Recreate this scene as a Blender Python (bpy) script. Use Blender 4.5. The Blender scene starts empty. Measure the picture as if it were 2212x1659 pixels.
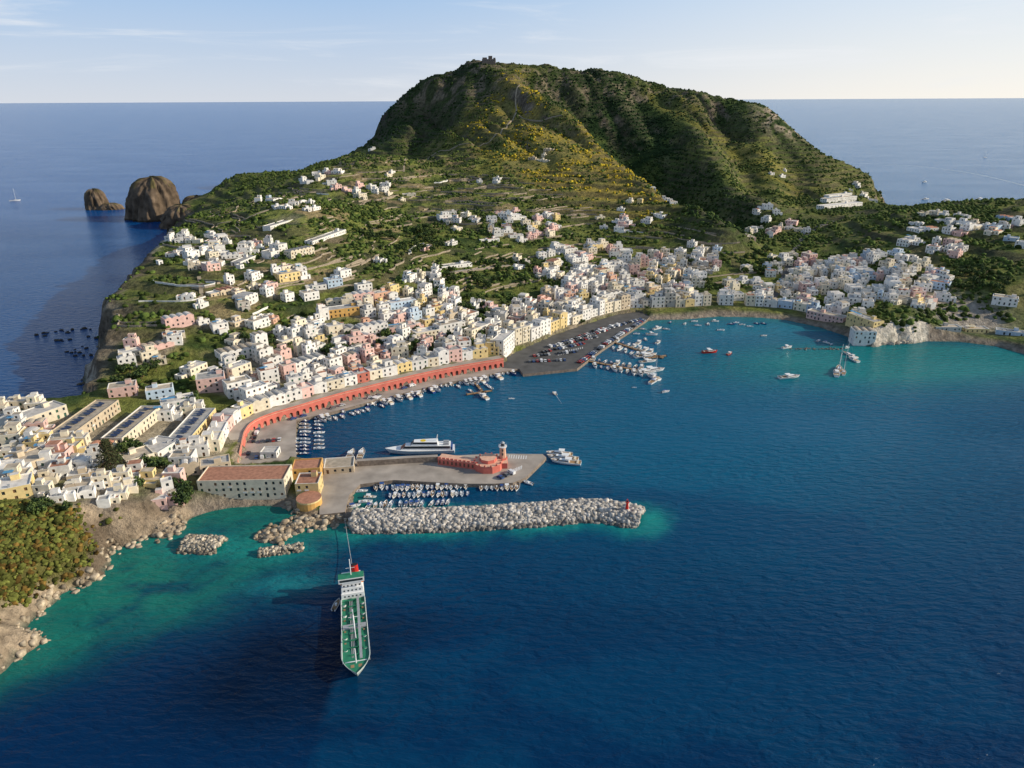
import bpy, bmesh, math, random
import numpy as np
from mathutils import Matrix, Vector
random.seed(7); rng=np.random.default_rng(7)
D2R=math.radians
scene=bpy.context.scene
# ------------------------------------------------------------ survey camera
F=1522.0; CX,CY=1106.0,829.5; HC=180.0; PIT=D2R(22.0); ROLL=0.0050
cp,sp=math.cos(PIT),math.sin(PIT); ca,sa=math.cos(ROLL),math.sin(ROLL)
def ray(u,v):
    dx=(u-CX)/F; dy=(CY-v)/F
    x=dx*ca+dy*sa; y=-dx*sa+dy*ca
    return x, cp+y*sp, -sp+y*cp
def P(u,v,z=0.0):
    x,y,w=ray(u,v); t=(z-HC)/w
    return (x*t,y*t)
def CY_(u,v,yy):
    x,y,w=ray(u,v); t=yy/y
    return (x*t,yy,HC+w*t)
def CZ_(u,v,z):
    a=P(u,v,z); return (a[0],a[1],z)
cam=bpy.data.cameras.new("camera"); co=bpy.data.objects.new("camera",cam)
scene.collection.objects.link(co)
cam.sensor_width=36; cam.lens=F/2212*36; cam.clip_end=200000; cam.clip_start=1
co.matrix_world=Matrix.Translation((0,0,HC))@Matrix.Rotation(math.pi/2-PIT,4,'X')@Matrix.Rotation(-ROLL,4,'Z')
scene.camera=co
# ------------------------------------------------------------ noise
_lat=rng.random((256,256))
def vnoise(x,y):
    xi=np.floor(x).astype(int); yi=np.floor(y).astype(int); fx=x-xi; fy=y-yi
    fx=fx*fx*(3-2*fx); fy=fy*fy*(3-2*fy)
    a=_lat[xi&255,yi&255]; b=_lat[(xi+1)&255,yi&255]; c=_lat[xi&255,(yi+1)&255]; d=_lat[(xi+1)&255,(yi+1)&255]
    return (a*(1-fx)+b*fx)*(1-fy)+(c*(1-fx)+d*fx)*fy
def fbm(x,y,s,o=4,off=0.0):
    r=0; a=1; n=0
    for i in range(o):
        r=r+a*vnoise(x/s+off+i*17.3,y/s+off*1.7+i*9.1); n+=a; a*=.5; s*=.5
    return r/n      # 0..1
def sstep(a,b,x):
    t=np.clip((x-a)/(b-a),0,1); return t*t*(3-2*t)
# ------------------------------------------------------------ polygons
def inpoly(px,py,poly):
    px=np.asarray(px,float); py=np.asarray(py,float); ins=np.zeros(px.shape,bool); n=len(poly)
    for i in range(n):
        x0,y0=poly[i][:2]; x1,y1=poly[(i+1)%n][:2]
        if y0==y1: continue
        c=((y0>py)!=(y1>py))&(px<(x1-x0)*(py-y0)/(y1-y0)+x0)
        ins^=c
    return ins
def distpoly(px,py,pts,closed=True):
    px=np.asarray(px,float); py=np.asarray(py,float); d=np.full(px.shape,1e9); n=len(pts)
    for i in range(n if closed else n-1):
        x0,y0=pts[i][:2]; x1,y1=pts[(i+1)%n][:2]; ex,ey=x1-x0,y1-y0; L=ex*ex+ey*ey+1e-9
        t=np.clip(((px-x0)*ex+(py-y0)*ey)/L,0,1)
        d=np.minimum(d,(px-x0-t*ex)**2+(py-y0-t*ey)**2)
    return np.sqrt(d)
coast=[P(*a) for a in [(-150,1560),(0,1450),(45,1425),(85,1385),(55,1362),(85,1325),(130,1290),(190,1255),(225,1210),(240,1180),(300,1170),
 (370,1160),(400,1125),(440,1108),(490,1098),(550,1093),(600,1094),(628,1104),(640,1125),(600,1135),(560,1158),(590,1168),(640,1150),(680,1135),(765,1128),(765,1085),(760,1050),(770,1036),
 (765,1003),(700,994),(640,988),(637,960),(648,908),(720,890),(800,868),(870,850),(950,830),(1020,817),(1080,804),(1122,800),(1130,810),(1245,798),
 (1300,757),(1390,697),(1410,692),(1480,690),(1550,684),(1640,686),(1700,692),(1770,707),(1830,727),(1845,745),(1890,750),(1935,744),(2000,737),(2070,738),
 (2150,748),(2212,765),(2400,820)]]
coast+=[(700,420),(900,600),(950,900),(800,1080),(690,1140),(640,1200),(672,1300),(698,1380),(680,1500),(620,1700),(450,1900),(100,2000),(-150,1900),(-290,1750),(-300,1600),
 (-350,1500),(-430,1330),(-505,1230),(-548,1130),(-520,1075),(-450,1040),(-430,960),(-415,850),(-385,753),(-350,640),(-325,540),(-296,472),(-274,405),(-300,388),(-335,400),(-380,380),(-400,250),(-380,80),(-230,80)]
quay_px=[(640,907),(720,889),(800,867),(870,849),(950,829),(1020,816),(1080,803),(1118,797)]
wall_px=[(514,1004),(524,975),(534,950),(548,932),(590,914),(640,900),(700,881),(760,864),(850,841),(930,822),(1000,808),(1088,793)]
wall=[P(u,v,2) for u,v in wall_px]
def resample(pts,step):
    P_=[np.array(p[:2],float) for p in pts]
    seg=[np.linalg.norm(P_[i+1]-P_[i]) for i in range(len(P_)-1)]; tot=sum(seg); n=max(1,int(round(tot/step))); res=[]
    for k in range(n+1):
        s=tot*k/n; i=0
        while i<len(seg)-1 and s>seg[i]: s-=seg[i]; i+=1
        res.append(tuple(P_[i]+(P_[i+1]-P_[i])*min(1,s/max(seg[i],1e-6))))
    return res
def smooth(pts,it=2):
    pts=[np.array(p[:2],float) for p in pts]
    for _ in range(it):
        o=[pts[0]]
        for a,b in zip(pts[:-1],pts[1:]): o+= [a*.75+b*.25,a*.25+b*.75]
        o.append(pts[-1]); pts=o
    return [tuple(p) for p in pts]
def offset(pts,d):   # +d = left of direction
    out=[]; n=len(pts)
    for i in range(n):
        a=np.array(pts[max(0,i-1)][:2]); b=np.array(pts[min(n-1,i+1)][:2]); t=b-a; t=t/(np.linalg.norm(t)+1e-9)
        out.append((pts[i][0]-t[1]*d,pts[i][1]+t[0]*d))
    return out
wall=smooth(wall,2); wallc=resample(wall,4.2)
terr_in=offset(wallc,8.5)
quay_a=[P(u,v,2) for u,v in [(620,1003),(640,986),(638,960)]]+[P(u,v,2) for u,v in quay_px]
quay_poly=quay_a+[P(1125,790,2)]+offset(wallc,0.6)[::-1]+[P(520,1015,2)]
park_poly=[P(u,v,2) for u,v in [(1085,795),(1122,797),(1130,808),(1247,796),(1302,754),(1396,692),(1404,684),(1388,672),(1330,680),(1270,698),(1200,722),(1140,748),(1090,772)]]
street_poly=wallc+terr_in[::-1]
mole_poly=[P(u,v,2) for u,v in [(690,1112),(745,1106),(754,1070),(778,1046),(850,1037),(1000,1045),(1065,1045),(1108,1043),(1135,1032),(1180,988),(1172,981),(1080,980),(980,984),(880,990),(770,993),(700,990),(640,992),(640,1012),(690,1040)]]
# ------------------------------------------------------------ terrain control points
K=[]
for a in [(1130,125,1620),(1050,124,1600),(960,142,1590),(890,177,1600),(850,212,1600),(832,250,1590),(780,325,1500),(700,350,1380),(650,372,1330),(580,375,1280),(520,374,1220),(480,412,1150),
 (1220,127,1640),(1300,150,1640),(1400,165,1640),(1500,195,1640),(1600,215,1600),(1660,228,1560),(1700,265,1500),(1740,310,1450),(1830,360,1380),(1885,400,1300),(1900,440,1200),
 (1130,160,1540),(1110,200,1430),(1120,250,1340),(1120,300,1240),(1150,350,1140),(1130,400,1050),(1130,450,930),(1130,500,840),(1130,550,770),(1130,600,690),(1120,650,630),
 (1000,600,670),(1000,550,740),(1000,500,830),(1000,450,930),(1000,400,1060),(1000,350,1180),(1000,300,1280),(1000,250,1380),(1000,200,1480),(960,165,1550),
 (900,215,1540),(900,250,1450),(900,300,1350),(860,340,1150),(720,370,1050),(800,400,1020),(800,450,900),(800,500,800),(800,550,690),(800,600,620),(800,650,570),
 (650,440,850),(640,560,640),(640,500,740),(640,650,560),(640,700,520),(480,460,870),(480,490,800),(430,520,710),(540,540,680),(560,430,980),(455,452,960),
 (1250,268,1300),(1330,350,1130),(1400,398,1030),(1450,432,960),(1520,480,880),(1590,528,800),(1190,230,1380),
 (1260,200,1500),(1330,300,1400),(1300,230,1490),(1400,350,1290),(1450,395,1160),(1530,450,1010),(1600,500,880),
 (1400,250,1500),(1400,300,1410),(1400,205,1580),(1500,250,1500),(1500,300,1400),(1500,350,1290),(1500,400,1150),(1600,250,1520),(1600,300,1410),(1600,350,1290),(1600,400,1150),(1600,450,1010),
 (1700,350,1330),(1700,400,1190),(1700,450,1030),(1800,400,1230),(1800,450,1050),(1850,420,1180),(1870,445,1130),(1650,270,1490),
 (2212,433,900),(1930,458,880),(2050,447,900),(2100,550,700),(2100,600,640),(2000,550,720),(1900,550,740),(1900,600,670),(1890,650,600),(2150,640,590),(2020,645,600),(1950,655,575),
 (2212,550,680),(2212,620,600),(1700,560,780),(1700,520,850),(1750,490,920),(1810,475,950),(1650,600,720),(1600,640,655),(1700,645,640),(1800,640,635),(1800,600,690),
 (1300,550,790),(1300,500,870),(1300,450,950),(1300,400,1040),(1250,600,710),(1400,600,720),(1400,550,790),(1400,500,860),(1500,600,710),(1500,550,780)]:
    K.append(CY_(*a))
for a in [(350,570,45),(300,640,38),(400,600,43),(450,620,42),(550,590,43),(550,640,35),(400,700,31),(340,750,26),(480,780,17),(560,800,13),(560,740,21),(640,770,13),(700,700,20),(800,740,12),(900,700,13),
 (950,745,9),(1000,700,11),(265,850,17),(230,820,18),(400,850,13),(300,940,14),(380,950,10),(480,950,6),(460,880,10),(100,1000,17),(50,900,20),(0,1000,19),(120,930,19),(250,1090,14),(300,1060,14),(330,1110,11),(200,1100,16),(370,1080,9),
 (0,1130,22),(100,1120,20),(0,1200,19),(0,1260,16),(100,1200,14),(100,1240,10),(-100,1150,24),(-100,1300,18),(170,1160,14),(430,1060,5),(520,1060,4),(600,1060,4),(560,1020,5),(500,1010,6),(660,1060,3),(700,1060,2.5),(1300,690,4),(1400,670,4),(1480,670,4),(1560,665,4),(1700,670,4),
 (1800,690,4),(1870,715,7),(2050,712,3),(2150,715,4),(2212,725,4),(1200,720,4),(1100,760,4),(1150,700,6),(1940,700,17),(1900,700,14),(2150,685,6),(2060,690,6)]:
    K.append(CZ_(*a))
for p in offset(wallc,14)[::5]: K.append((p[0],p[1],9.0))
for a in [(-100,1750,200),(200,1760,200),(450,1720,150),(600,1550,80),(100,1900,80),(-200,1750,150),(400,1850,60),(750,800,60),(900,800,50),(750,600,40),(900,700,50),(700,500,20),(800,1000,40),(640,1040,38),
 (-400,750,40),(-440,900,45),(-470,1050,25),(-530,1130,30),(-480,1180,45),(-380,650,40),(-360,300,25),(-360,150,25),(-250,150,22)]: K.append(a)
K=np.array(K); c2=40.0**2
def phi(dx,dy): return np.sqrt(dx*dx+dy*dy+c2)
n=len(K); A=phi(K[:,0][:,None]-K[:,0],K[:,1][:,None]-K[:,1]); A-=np.eye(n)*3.0
M_=np.zeros((n+1,n+1)); M_[:n,:n]=A; M_[n,:n]=1; M_[:n,n]=1
W_=np.linalg.solve(M_,np.append(K[:,2],0))
gx=np.concatenate([np.arange(-640,-340,4.0),np.arange(-340,-90,2.2),np.arange(-90,960,3.0)]); gy=np.concatenate([np.arange(110,340,1.6),np.arange(340,700,2.5),np.arange(700,1200,3.5),np.arange(1200,2060,4.0)])
GX,GY=np.meshgrid(gx,gy)
HT=np.full(GX.shape,W_[n])
for i in range(n): HT+=W_[i]*phi(GX-K[i,0],GY-K[i,1])
# valleys and spurs of the mountain
def line_(pts): return [CY_(*p) for p in pts]
def feature(pts,depth,sig):
    global HT
    l=line_(pts); d=distpoly(GX,GY,l,False); HT=HT+depth*np.exp(-(d/sig)**2)
feature([(1200,190,1520),(1250,215,1500),(1310,280,1430),(1380,340,1320),(1440,400,1150),(1520,460,980)],-46,60)
feature([(1110,165,1520),(1125,200,1440),(1185,230,1380),(1250,268,1300),(1330,350,1130),(1400,398,1030),(1500,470,900),(1575,520,810)],14,26)
feature([(1480,235,1560),(1500,300,1420),(1560,380,1230),(1640,450,1010)],14,34)
feature([(1560,240,1540),(1600,330,1330),(1640,420,1100)],-24,34)
feature([(1380,215,1560),(1450,300,1400),(1500,370,1250)],-12,26)
feature([(1680,290,1440),(1720,360,1290),(1730,430,1080)],-14,30)
feature([(950,185,1530),(930,260,1430),(890,320,1290)],-30,52)
feature([(1040,160,1550),(1020,240,1400),(960,310,1270)],-10,26)
HT=np.maximum(HT,1.2)
sd=distpoly(GX,GY,coast); ins=inpoly(GX,GY,coast); sd=np.where(ins,sd,-sd)
harb=[P(*a) for a in [(415,1118),(640,1100),(765,1128),(1300,1000),(1500,850),(1800,760),(1842,742),(1880,600),(1300,600),(420,800),(380,1000)]]
soft=inpoly(GX,GY,harb).astype(float)
soft=np.where((GX>P(2010,738)[0])&(GY<640)&(GX<620),1,soft)
rocky=1-soft
near=(GY<345)
headland=(GX>P(1880,740)[0]-8)&(GX<P(2015,738)[0])&(GY<640)
leftcl=(GX<-200)&(GY>400)&(GY<820)
sdn=sd+rocky*((fbm(GX,GY,38,5,3)-.5)*np.where(near,14,np.where(headland,8,24))+(fbm(GX,GY,9,3,8)-.5)*np.where(near,9,7))
wd=np.where(soft>0,9.,24.); wd=np.where((rocky>0)&near,11,wd); wd=np.where(leftcl,11,wd); wd=np.where(headland,7,wd)
prof=sstep(0,1,sdn/wd); prof=np.where((rocky>0),0.45*sstep(0,.4,sdn/wd)+.55*sstep(.45,1.2,sdn/wd),prof)
Z=0.25+HT*prof
hillw=sstep(650,1000,GY)
Z+=prof*hillw*((fbm(GX,GY,120,5,5)-.5)*22)*sstep(20,80,HT)
Z+=prof*(fbm(GX,GY,16,3,12)-.5)*2.4*sstep(8,30,HT)
Z+=prof*rocky*near*(fbm(GX,GY,10,4,66)-.5)*6*sstep(1,10,HT)*(1-sstep(8,18,sdn))
rid=1-np.abs(2*fbm(GX*0.9+GY*.35,GY*.25,60,3,31)-1)
Z-=prof*sstep(60,140,HT)*rid**3*17
# agricultural terraces cut in the slopes
TS=6.5
def terr_phase(x,y,z): return (z+14*fbm(x,y,150,2,61))/TS
tm=sstep(.36,.48,fbm(GX,GY,90,3,62))*sstep(18,34,Z)*prof*(GY>345)
fz=terr_phase(GX,GY,Z)%1.0
Z+=tm*(np.where(fz>.35,(1-fz)/.65,fz/.35)-.5)*2.8
Z=np.where(sdn<0,np.maximum(-14,sdn*.5),Z)
for poly,zz in ((quay_poly,.8),(park_poly,.8),(mole_poly,.8),(street_poly,7.0)):
    m=inpoly(GX,GY,poly); Z=np.where(m,np.minimum(Z,zz),Z)
def hgt(x,y):
    x=np.asarray(x,float); y=np.asarray(y,float)
    xc=np.clip(x,gx[0],gx[-1]-.01); yc=np.clip(y,gy[0],gy[-1]-.01)
    i=np.clip(np.searchsorted(gx,xc,side='right')-1,0,len(gx)-2); j=np.clip(np.searchsorted(gy,yc,side='right')-1,0,len(gy)-2)
    fx=(xc-gx[i])/(gx[i+1]-gx[i]); fy=(yc-gy[j])/(gy[j+1]-gy[j])
    r=(Z[j,i]*(1-fx)+Z[j,i+1]*fx)*(1-fy)+(Z[j+1,i]*(1-fx)+Z[j+1,i+1]*fx)*fy
    return np.where((x<gx[0])|(x>gx[-1])|(y<gy[0])|(y>gy[-1]),-14.0,r)
_t=np.arange(180,2600,3.0)
def T(u,v):
    x,y,w=ray(u,v); X=x*_t; Y=y*_t; W=HC+w*_t
    b=np.nonzero(W<np.maximum(hgt(X,Y),0.0))[0]
    k=b[0] if len(b) else -1
    return (float(X[k]),float(Y[k]))
def H(x,y): return float(hgt(x,y))
# ------------------------------------------------------------ materials
def newmat(name):
    m=bpy.data.materials.new(name); m.use_nodes=True; nt=m.node_tree; return m,nt,nt.nodes,nt.links,nt.nodes["Principled BSDF"]
def mat(name,col,rough=.8,var=.18,scale=.35,rand=0.0,bump=0.0,metal=0.0,spec=.3):
    m,nt,N,L,b=newmat(name)
    b.inputs["Roughness"].default_value=rough; b.inputs["Metallic"].default_value=metal; b.inputs["Specular IOR Level"].default_value=spec
    tc=N.new("ShaderNodeNewGeometry"); nz=N.new("ShaderNodeTexNoise"); nz.inputs["Scale"].default_value=scale; nz.inputs["Detail"].default_value=6
    L.new(tc.outputs["Position"],nz.inputs["Vector"])
    mr=N.new("ShaderNodeMapRange"); mr.inputs[1].default_value=.3; mr.inputs[2].default_value=.7; mr.inputs[3].default_value=1-var; mr.inputs[4].default_value=1+var*.6
    L.new(nz.outputs[0],mr.inputs[0]); val=mr.outputs[0]
    if rand>0:
        oi=N.new("ShaderNodeObjectInfo"); m2=N.new("ShaderNodeMapRange"); m2.inputs[3].default_value=1-rand; m2.inputs[4].default_value=1+rand*.5
        L.new(oi.outputs["Random"],m2.inputs[0]); mu=N.new("ShaderNodeMath"); mu.operation='MULTIPLY'; L.new(val,mu.inputs[0]); L.new(m2.outputs[0],mu.inputs[1]); val=mu.outputs[0]
    vm=N.new("ShaderNodeVectorMath"); vm.operation='SCALE'; vm.inputs[0].default_value=col; L.new(val,vm.inputs["Scale"]); L.new(vm.outputs[0],b.inputs["Base Color"])
    if bump>0:
        bp=N.new("ShaderNodeBump"); bp.inputs["Strength"].default_value=bump; bp.inputs["Distance"].default_value=.4; L.new(nz.outputs[0],bp.inputs["Height"]); L.new(bp.outputs[0],b.inputs["Normal"])
    return m
WALLS={'white':(.81,.78,.73),'cream':(.77,.68,.52),'pink':(.74,.49,.43),'yellow':(.74,.57,.27),'blue':(.50,.61,.72),'red':(.55,.18,.13),'salmon':(.72,.43,.30),'ochre':(.60,.35,.11),'grey':(.5,.47,.42),'tan':(.60,.49,.35)}
WM={k:mat("plaster_"+k,v,.85,.16,.5,.16) for k,v in WALLS.items()}
m_roofs=[mat("roof_white",(.64,.60,.55),.9,.25,.4,.2),mat("roof_grey",(.42,.40,.37),.9,.3,.4,.2),mat("roof_tan",(.50,.42,.32),.9,.3,.4,.2),mat("roof_terracotta",(.46,.22,.14),.9,.3,.6,.2)]
m_win=mat("window_glass",(.03,.04,.05),.15,.1,1,0,0,0,.6)
m_shut=mat("shutter_green",(.05,.13,.09),.6); m_wood=mat("door_wood",(.16,.09,.05),.7)
m_white=mat("white_paint",(.8,.8,.79),.35,.05,.5); m_asph=mat("asphalt",(.095,.093,.09),.9,.3,.15)
m_conc=mat("quay_concrete",(.38,.33,.28),.9,.3,.12); m_stone=mat("quay_stone",(.24,.19,.15),.9,.35,.6,0,.4)
m_drystone=mat("dry_stone",(.34,.28,.21),.95,.4,.8,0,.4)
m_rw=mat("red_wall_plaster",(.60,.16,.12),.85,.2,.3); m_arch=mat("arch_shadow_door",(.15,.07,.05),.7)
m_dark=mat("dark_rubber",(.02,.02,.022),.6); m_red=mat("signal_red",(.55,.03,.02),.4,.1); m_orange=mat("orange",(.7,.2,.03),.5)
m_green=mat("deck_green",(.03,.22,.12),.6,.25,.5); m_hull=mat("hull_green_white",(.50,.56,.53),.5,.2)
m_hblue=mat("hull_blue",(.03,.08,.25),.35); m_teak=mat("teak",(.33,.21,.11),.7); m_grey=mat("grey_metal",(.4,.41,.42),.5,.1,.5,0,0,.2)
m_yel=mat("yellow_paint",(.8,.55,.02),.5,.1); m_solar=mat("solar_panel",(.02,.03,.07),.2,.1,1,0,0,0,.6); m_awn=mat("awning_blue",(.1,.3,.5),.8)
m_bark=mat("bark",(.12,.08,.05),.9)
# ------------------------------------------------------------ mesh builder
class MB:
    def __init__(s): s.v=[]; s.f=[]; s.m=[]; s.mats=[]
    def mi(s,m):
        if m not in s.mats: s.mats.append(m)
        return s.mats.index(m)
    def face(s,pts,m):
        k=len(s.v); s.v+= [tuple(p) for p in pts]; s.f.append(tuple(range(k,k+len(pts)))); s.m.append(s.mi(m))
    def prism(s,poly,z0,z1,m,mt=None,scale=1.0):
        cx=sum(p[0] for p in poly)/len(poly); cy=sum(p[1] for p in poly)/len(poly)
        tp=[(cx+(p[0]-cx)*scale,cy+(p[1]-cy)*scale) for p in poly]; n=len(poly)
        for i in range(n):
            j=(i+1)%n
            s.face([(poly[i][0],poly[i][1],z0),(poly[j][0],poly[j][1],z0),(tp[j][0],tp[j][1],z1),(tp[i][0],tp[i][1],z1)],m)
        s.face([(p[0],p[1],z1) for p in tp],mt or m)
    def box(s,x0,x1,y0,y1,z0,z1,m,mt=None): s.prism([(x0,y0),(x1,y0),(x1,y1),(x0,y1)],z0,z1,m,mt)
    def cyl(s,x,y,r,z0,z1,m,mt=None,n=12,scale=1.0): s.prism([(x+r*math.cos(2*math.pi*i/n),y+r*math.sin(2*math.pi*i/n)) for i in range(n)],z0,z1,m,mt,scale)
    def tube(s,a,b,r,m,n=6,r2=None):
        a=Vector(a); b=Vector(b); d=(b-a).normalized(); up=Vector((0,0,1)) if abs(d.z)<.9 else Vector((1,0,0)); e=d.cross(up).normalized(); f=d.cross(e); r2=r if r2 is None else r2
        A=[a+(e*math.cos(2*math.pi*i/n)+f*math.sin(2*math.pi*i/n))*r for i in range(n)]; B=[b+(e*math.cos(2*math.pi*i/n)+f*math.sin(2*math.pi*i/n))*r2 for i in range(n)]
        for i in range(n): j=(i+1)%n; s.face([A[i],A[j],B[j],B[i]],m)
        s.face(B,m)
    def mesh(s,name):
        me=bpy.data.meshes.new(name); me.from_pydata(s.v,[],s.f)
        for m in s.mats: me.materials.append(m)
        me.polygons.foreach_set("material_index",s.m); me.update(); return me
    def obj(s,name,loc=(0,0,0),rot=0):
        return put(s.mesh(name),name,loc,rot)
def put(me,name,loc=(0,0,0),rot=0,sc=1):
    o=bpy.data.objects.new(name,me); scene.collection.objects.link(o); o.location=loc; o.rotation_euler=(0,0,rot); o.scale=(sc,sc,sc); return o
def npmesh(name,V,Fc,mats,col=None,smooth_=False):
    me=bpy.data.meshes.new(name); k=Fc.shape[1]; nf=len(Fc)
    me.vertices.add(len(V)); me.vertices.foreach_set("co",V.astype(np.float32).ravel())
    me.loops.add(nf*k); me.loops.foreach_set("vertex_index",Fc.astype(np.int32).ravel())
    me.polygons.add(nf); me.polygons.foreach_set("loop_start",np.arange(0,nf*k,k,dtype=np.int32)); me.polygons.foreach_set("loop_total",np.full(nf,k,dtype=np.int32))
    if smooth_: me.polygons.foreach_set("use_smooth",np.ones(nf,bool))
    for m in mats: me.materials.append(m)
    if col is not None:
        at=me.color_attributes.new("Col","FLOAT_COLOR","POINT"); at.data.foreach_set("color",np.c_[col,np.ones(len(col))].astype(np.float32).ravel())
    me.update(); me.validate(); return put(me,name)
# ------------------------------------------------------------ houses
occ=[]   # x,y,r
def wallgrid(mb,p0,p1,z0,z1,floors,mw,rg,fh=3.1,dens=1.0):
    dx,dy=p1[0]-p0[0],p1[1]-p0[1]; L=math.hypot(dx,dy); tx,ty=dx/L,dy/L; nx,ny=ty,-tx
    n=max(1,int(L/3.2*dens)); cw=L/n; ww=min(1.25,cw*.45)
    xs=[0]
    for i in range(n): xs+=[i*cw+(cw-ww)/2,i*cw+(cw+ww)/2]
    xs.append(L); g=z1-floors*fh; zs=[z0]
    for f in range(floors):
        lo=g+f*fh
        if f==0: zs+=[lo+.12,lo+2.4]
        else: zs+=[lo+.85,lo+2.45]
    zs.append(z1+.55)
    def p(x,z,d=0): return (p0[0]+tx*x-nx*d,p0[1]+ty*x-ny*d,z)
    for j in range(len(zs)-1):
        if j%2==0: mb.face([p(0,zs[j]),p(L,zs[j]),p(L,zs[j+1]),p(0,zs[j+1])],mw); continue
        fl=j//2
        for i in range(len(xs)-1):
            a,b,c,d=xs[i],xs[i+1],zs[j],zs[j+1]
            if i%2==0 or rg.random()<.22: mb.face([p(a,c),p(b,c),p(b,d),p(a,d)],mw); continue
            cc=c
            if fl==0 and rg.random()<.6: cc=c+.9; mb.face([p(a,c),p(b,c),p(b,cc),p(a,cc)],mw)
            q=.3; mm=m_win if rg.random()<.7 else (m_shut if rg.random()<.6 else m_wood)
            mb.face([p(a,cc,q),p(b,cc,q),p(b,d,q),p(a,d,q)],mm)
            mb.face([p(a,cc),p(a,cc,q),p(a,d,q),p(a,d)],mw); mb.face([p(b,cc,q),p(b,cc),p(b,d),p(b,d,q)],mw)
            mb.face([p(a,cc),p(b,cc),p(b,cc,q),p(a,cc,q)],mw); mb.face([p(a,d,q),p(b,d,q),p(b,d),p(a,d)],mw)
            if fl>0 and rg.random()<.16:
                o=-.9; z=cc-.75; e=.35
                A=[p(a-e,z,-.02),p(b+e,z,-.02),p(b+e,z,o),p(a-e,z,o)]
                mb.face([(x,y,zz+.12) for x,y,zz in A],WM['white']); mb.face([p(a-e,z,o),p(b+e,z,o),p(b+e,z+.9,o),p(a-e,z+.9,o)],WM['white'])
def building(w,d,floors,mw,roofm,rg,foot=6.0,vault=False,hut=True,solar=False,setback=False,annex=False):
    mb=MB(); h=floors*3.1; x0,x1,y0,y1=-w/2,w/2,-d/2,d/2; c=[(x0,y0),(x1,y0),(x1,y1),(x0,y1)]
    for i in range(4): wallgrid(mb,c[i],c[(i+1)%4],-foot,h,floors,mw,rg)
    q=.35; cap=WM['white'] if rg.random()<.6 else mw
    def lid(c,h,flat=roofm):
        z=h+.55; xs=[p[0] for p in c]; ys=[p[1] for p in c]; a0,a1,b0,b1=min(xs),max(xs),min(ys),max(ys)
        ii=[(a0+q,b0+q),(a1-q,b0+q),(a1-q,b1-q),(a0+q,b1-q)]; c=[(a0,b0),(a1,b0),(a1,b1),(a0,b1)]
        for i in range(4):
            j=(i+1)%4
            mb.face([(c[i][0],c[i][1],z),(c[j][0],c[j][1],z),(ii[j][0],ii[j][1],z),(ii[i][0],ii[i][1],z)],cap)
            mb.face([(ii[j][0],ii[j][1],z),(ii[i][0],ii[i][1],z),(ii[i][0],ii[i][1],h),(ii[j][0],ii[j][1],h)],cap)
        mb.face([(p[0],p[1],h) for p in ii],flat)
    lid(c,h)
    if annex:
        fl2=max(1,floors-1); h2=fl2*3.1-rg.uniform(.1,.6); aw=w*rg.uniform(.35,.55); ad=d*rg.uniform(.55,.8)
        if rg.random()<.5:
            sx=rg.choice([-1,1]); a=x1+.01 if sx>0 else x0-aw; b=y0+rg.uniform(.2,d-ad); cc=[(a,b),(a+aw,b),(a+aw,b+ad),(a,b+ad)]
        else:
            a=x0+rg.uniform(.2,w-aw-.2); b=y0-ad*.6; cc=[(a,b),(a+aw,b),(a+aw,y0-.01),(a,y0-.01)]
        for i in range(4): wallgrid(mb,cc[i],cc[(i+1)%4],-foot-1,h2,fl2,mw,rg)
        lid(cc,h2,m_roofs[rg.choice([0,1,2,3])])
    if vault:
        nb=max(1,int(w/4.5)); bw=(w-1)/nb
        for b in range(nb):
            xc=x0+.5+bw*(b+.5); pr=[]
            for k in range(7):
                a=math.pi*k/6; pr.append((xc-math.cos(a)*bw*.47,h+.03+math.sin(a)*min(1.3,bw*.33)))
            for k in range(6): mb.face([(pr[k][0],y0+.6,pr[k][1]),(pr[k][0],y1-.6,pr[k][1]),(pr[k+1][0],y1-.6,pr[k+1][1]),(pr[k+1][0],y0+.6,pr[k+1][1])],roofm)
            mb.face([(a_,y0+.6,b_) for a_,b_ in pr],mw); mb.face([(a_,y1-.6,b_) for a_,b_ in pr],mw)
    elif hut and w>6:
        hx=rg.uniform(x0+1.2,x1-4.5); hy=rg.uniform(0,y1-3.6) if y1>4 else y1-3.2
        mb.box(hx,hx+rg.uniform(2.4,3.4),hy,hy+2.6,h+.01,h+2.5,mw,roofm)
        for _ in range(rg.randint(0,3)):
            ax,ay=rg.uniform(x0+1,x1-1.8),rg.uniform(y0+.8,y1-2); mb.box(ax,ax+.9,ay,ay+.9,h+.02,h+rg.uniform(.6,1.3),m_grey)
        if rg.random()<.2:
            ax,ay=x0+.8,y0+.8; mb.box(ax,ax+w*.4,ay,ay+2.6,h+2.2,h+2.3,m_awn if rg.random()<.4 else WM['cream'])
            for px_ in (ax+.1,ax+w*.4-.1): mb.tube((px_,ay+.1,h),(px_,ay+.1,h+2.2),.07,m_wood,4)
    if setback and w>7:
        a=x0+w*rg.choice([.08,.35]); b=a+w*.52
        cc=[(a,-d*.1),(b,-d*.1),(b,y1-.5),(a,y1-.5)]
        for i in range(4): wallgrid(mb,cc[i],cc[(i+1)%4],h+.01,h+2.9,1,mw,rg,2.85)
        mb.face([(p[0],p[1],h+3.3) for p in cc],roofm)
    if solar:
        k=int(w/3)
        for i in range(k):
            if i%4==3: continue
            X=x0+1.5+i*2.8; mb.face([(X,-1.6,h+.5),(X+2.3,-1.6,h+.5),(X+2.3,1.4,h+1.3),(X,1.4,h+1.3)],m_solar)
    return mb
rg=random.Random(11)
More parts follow.
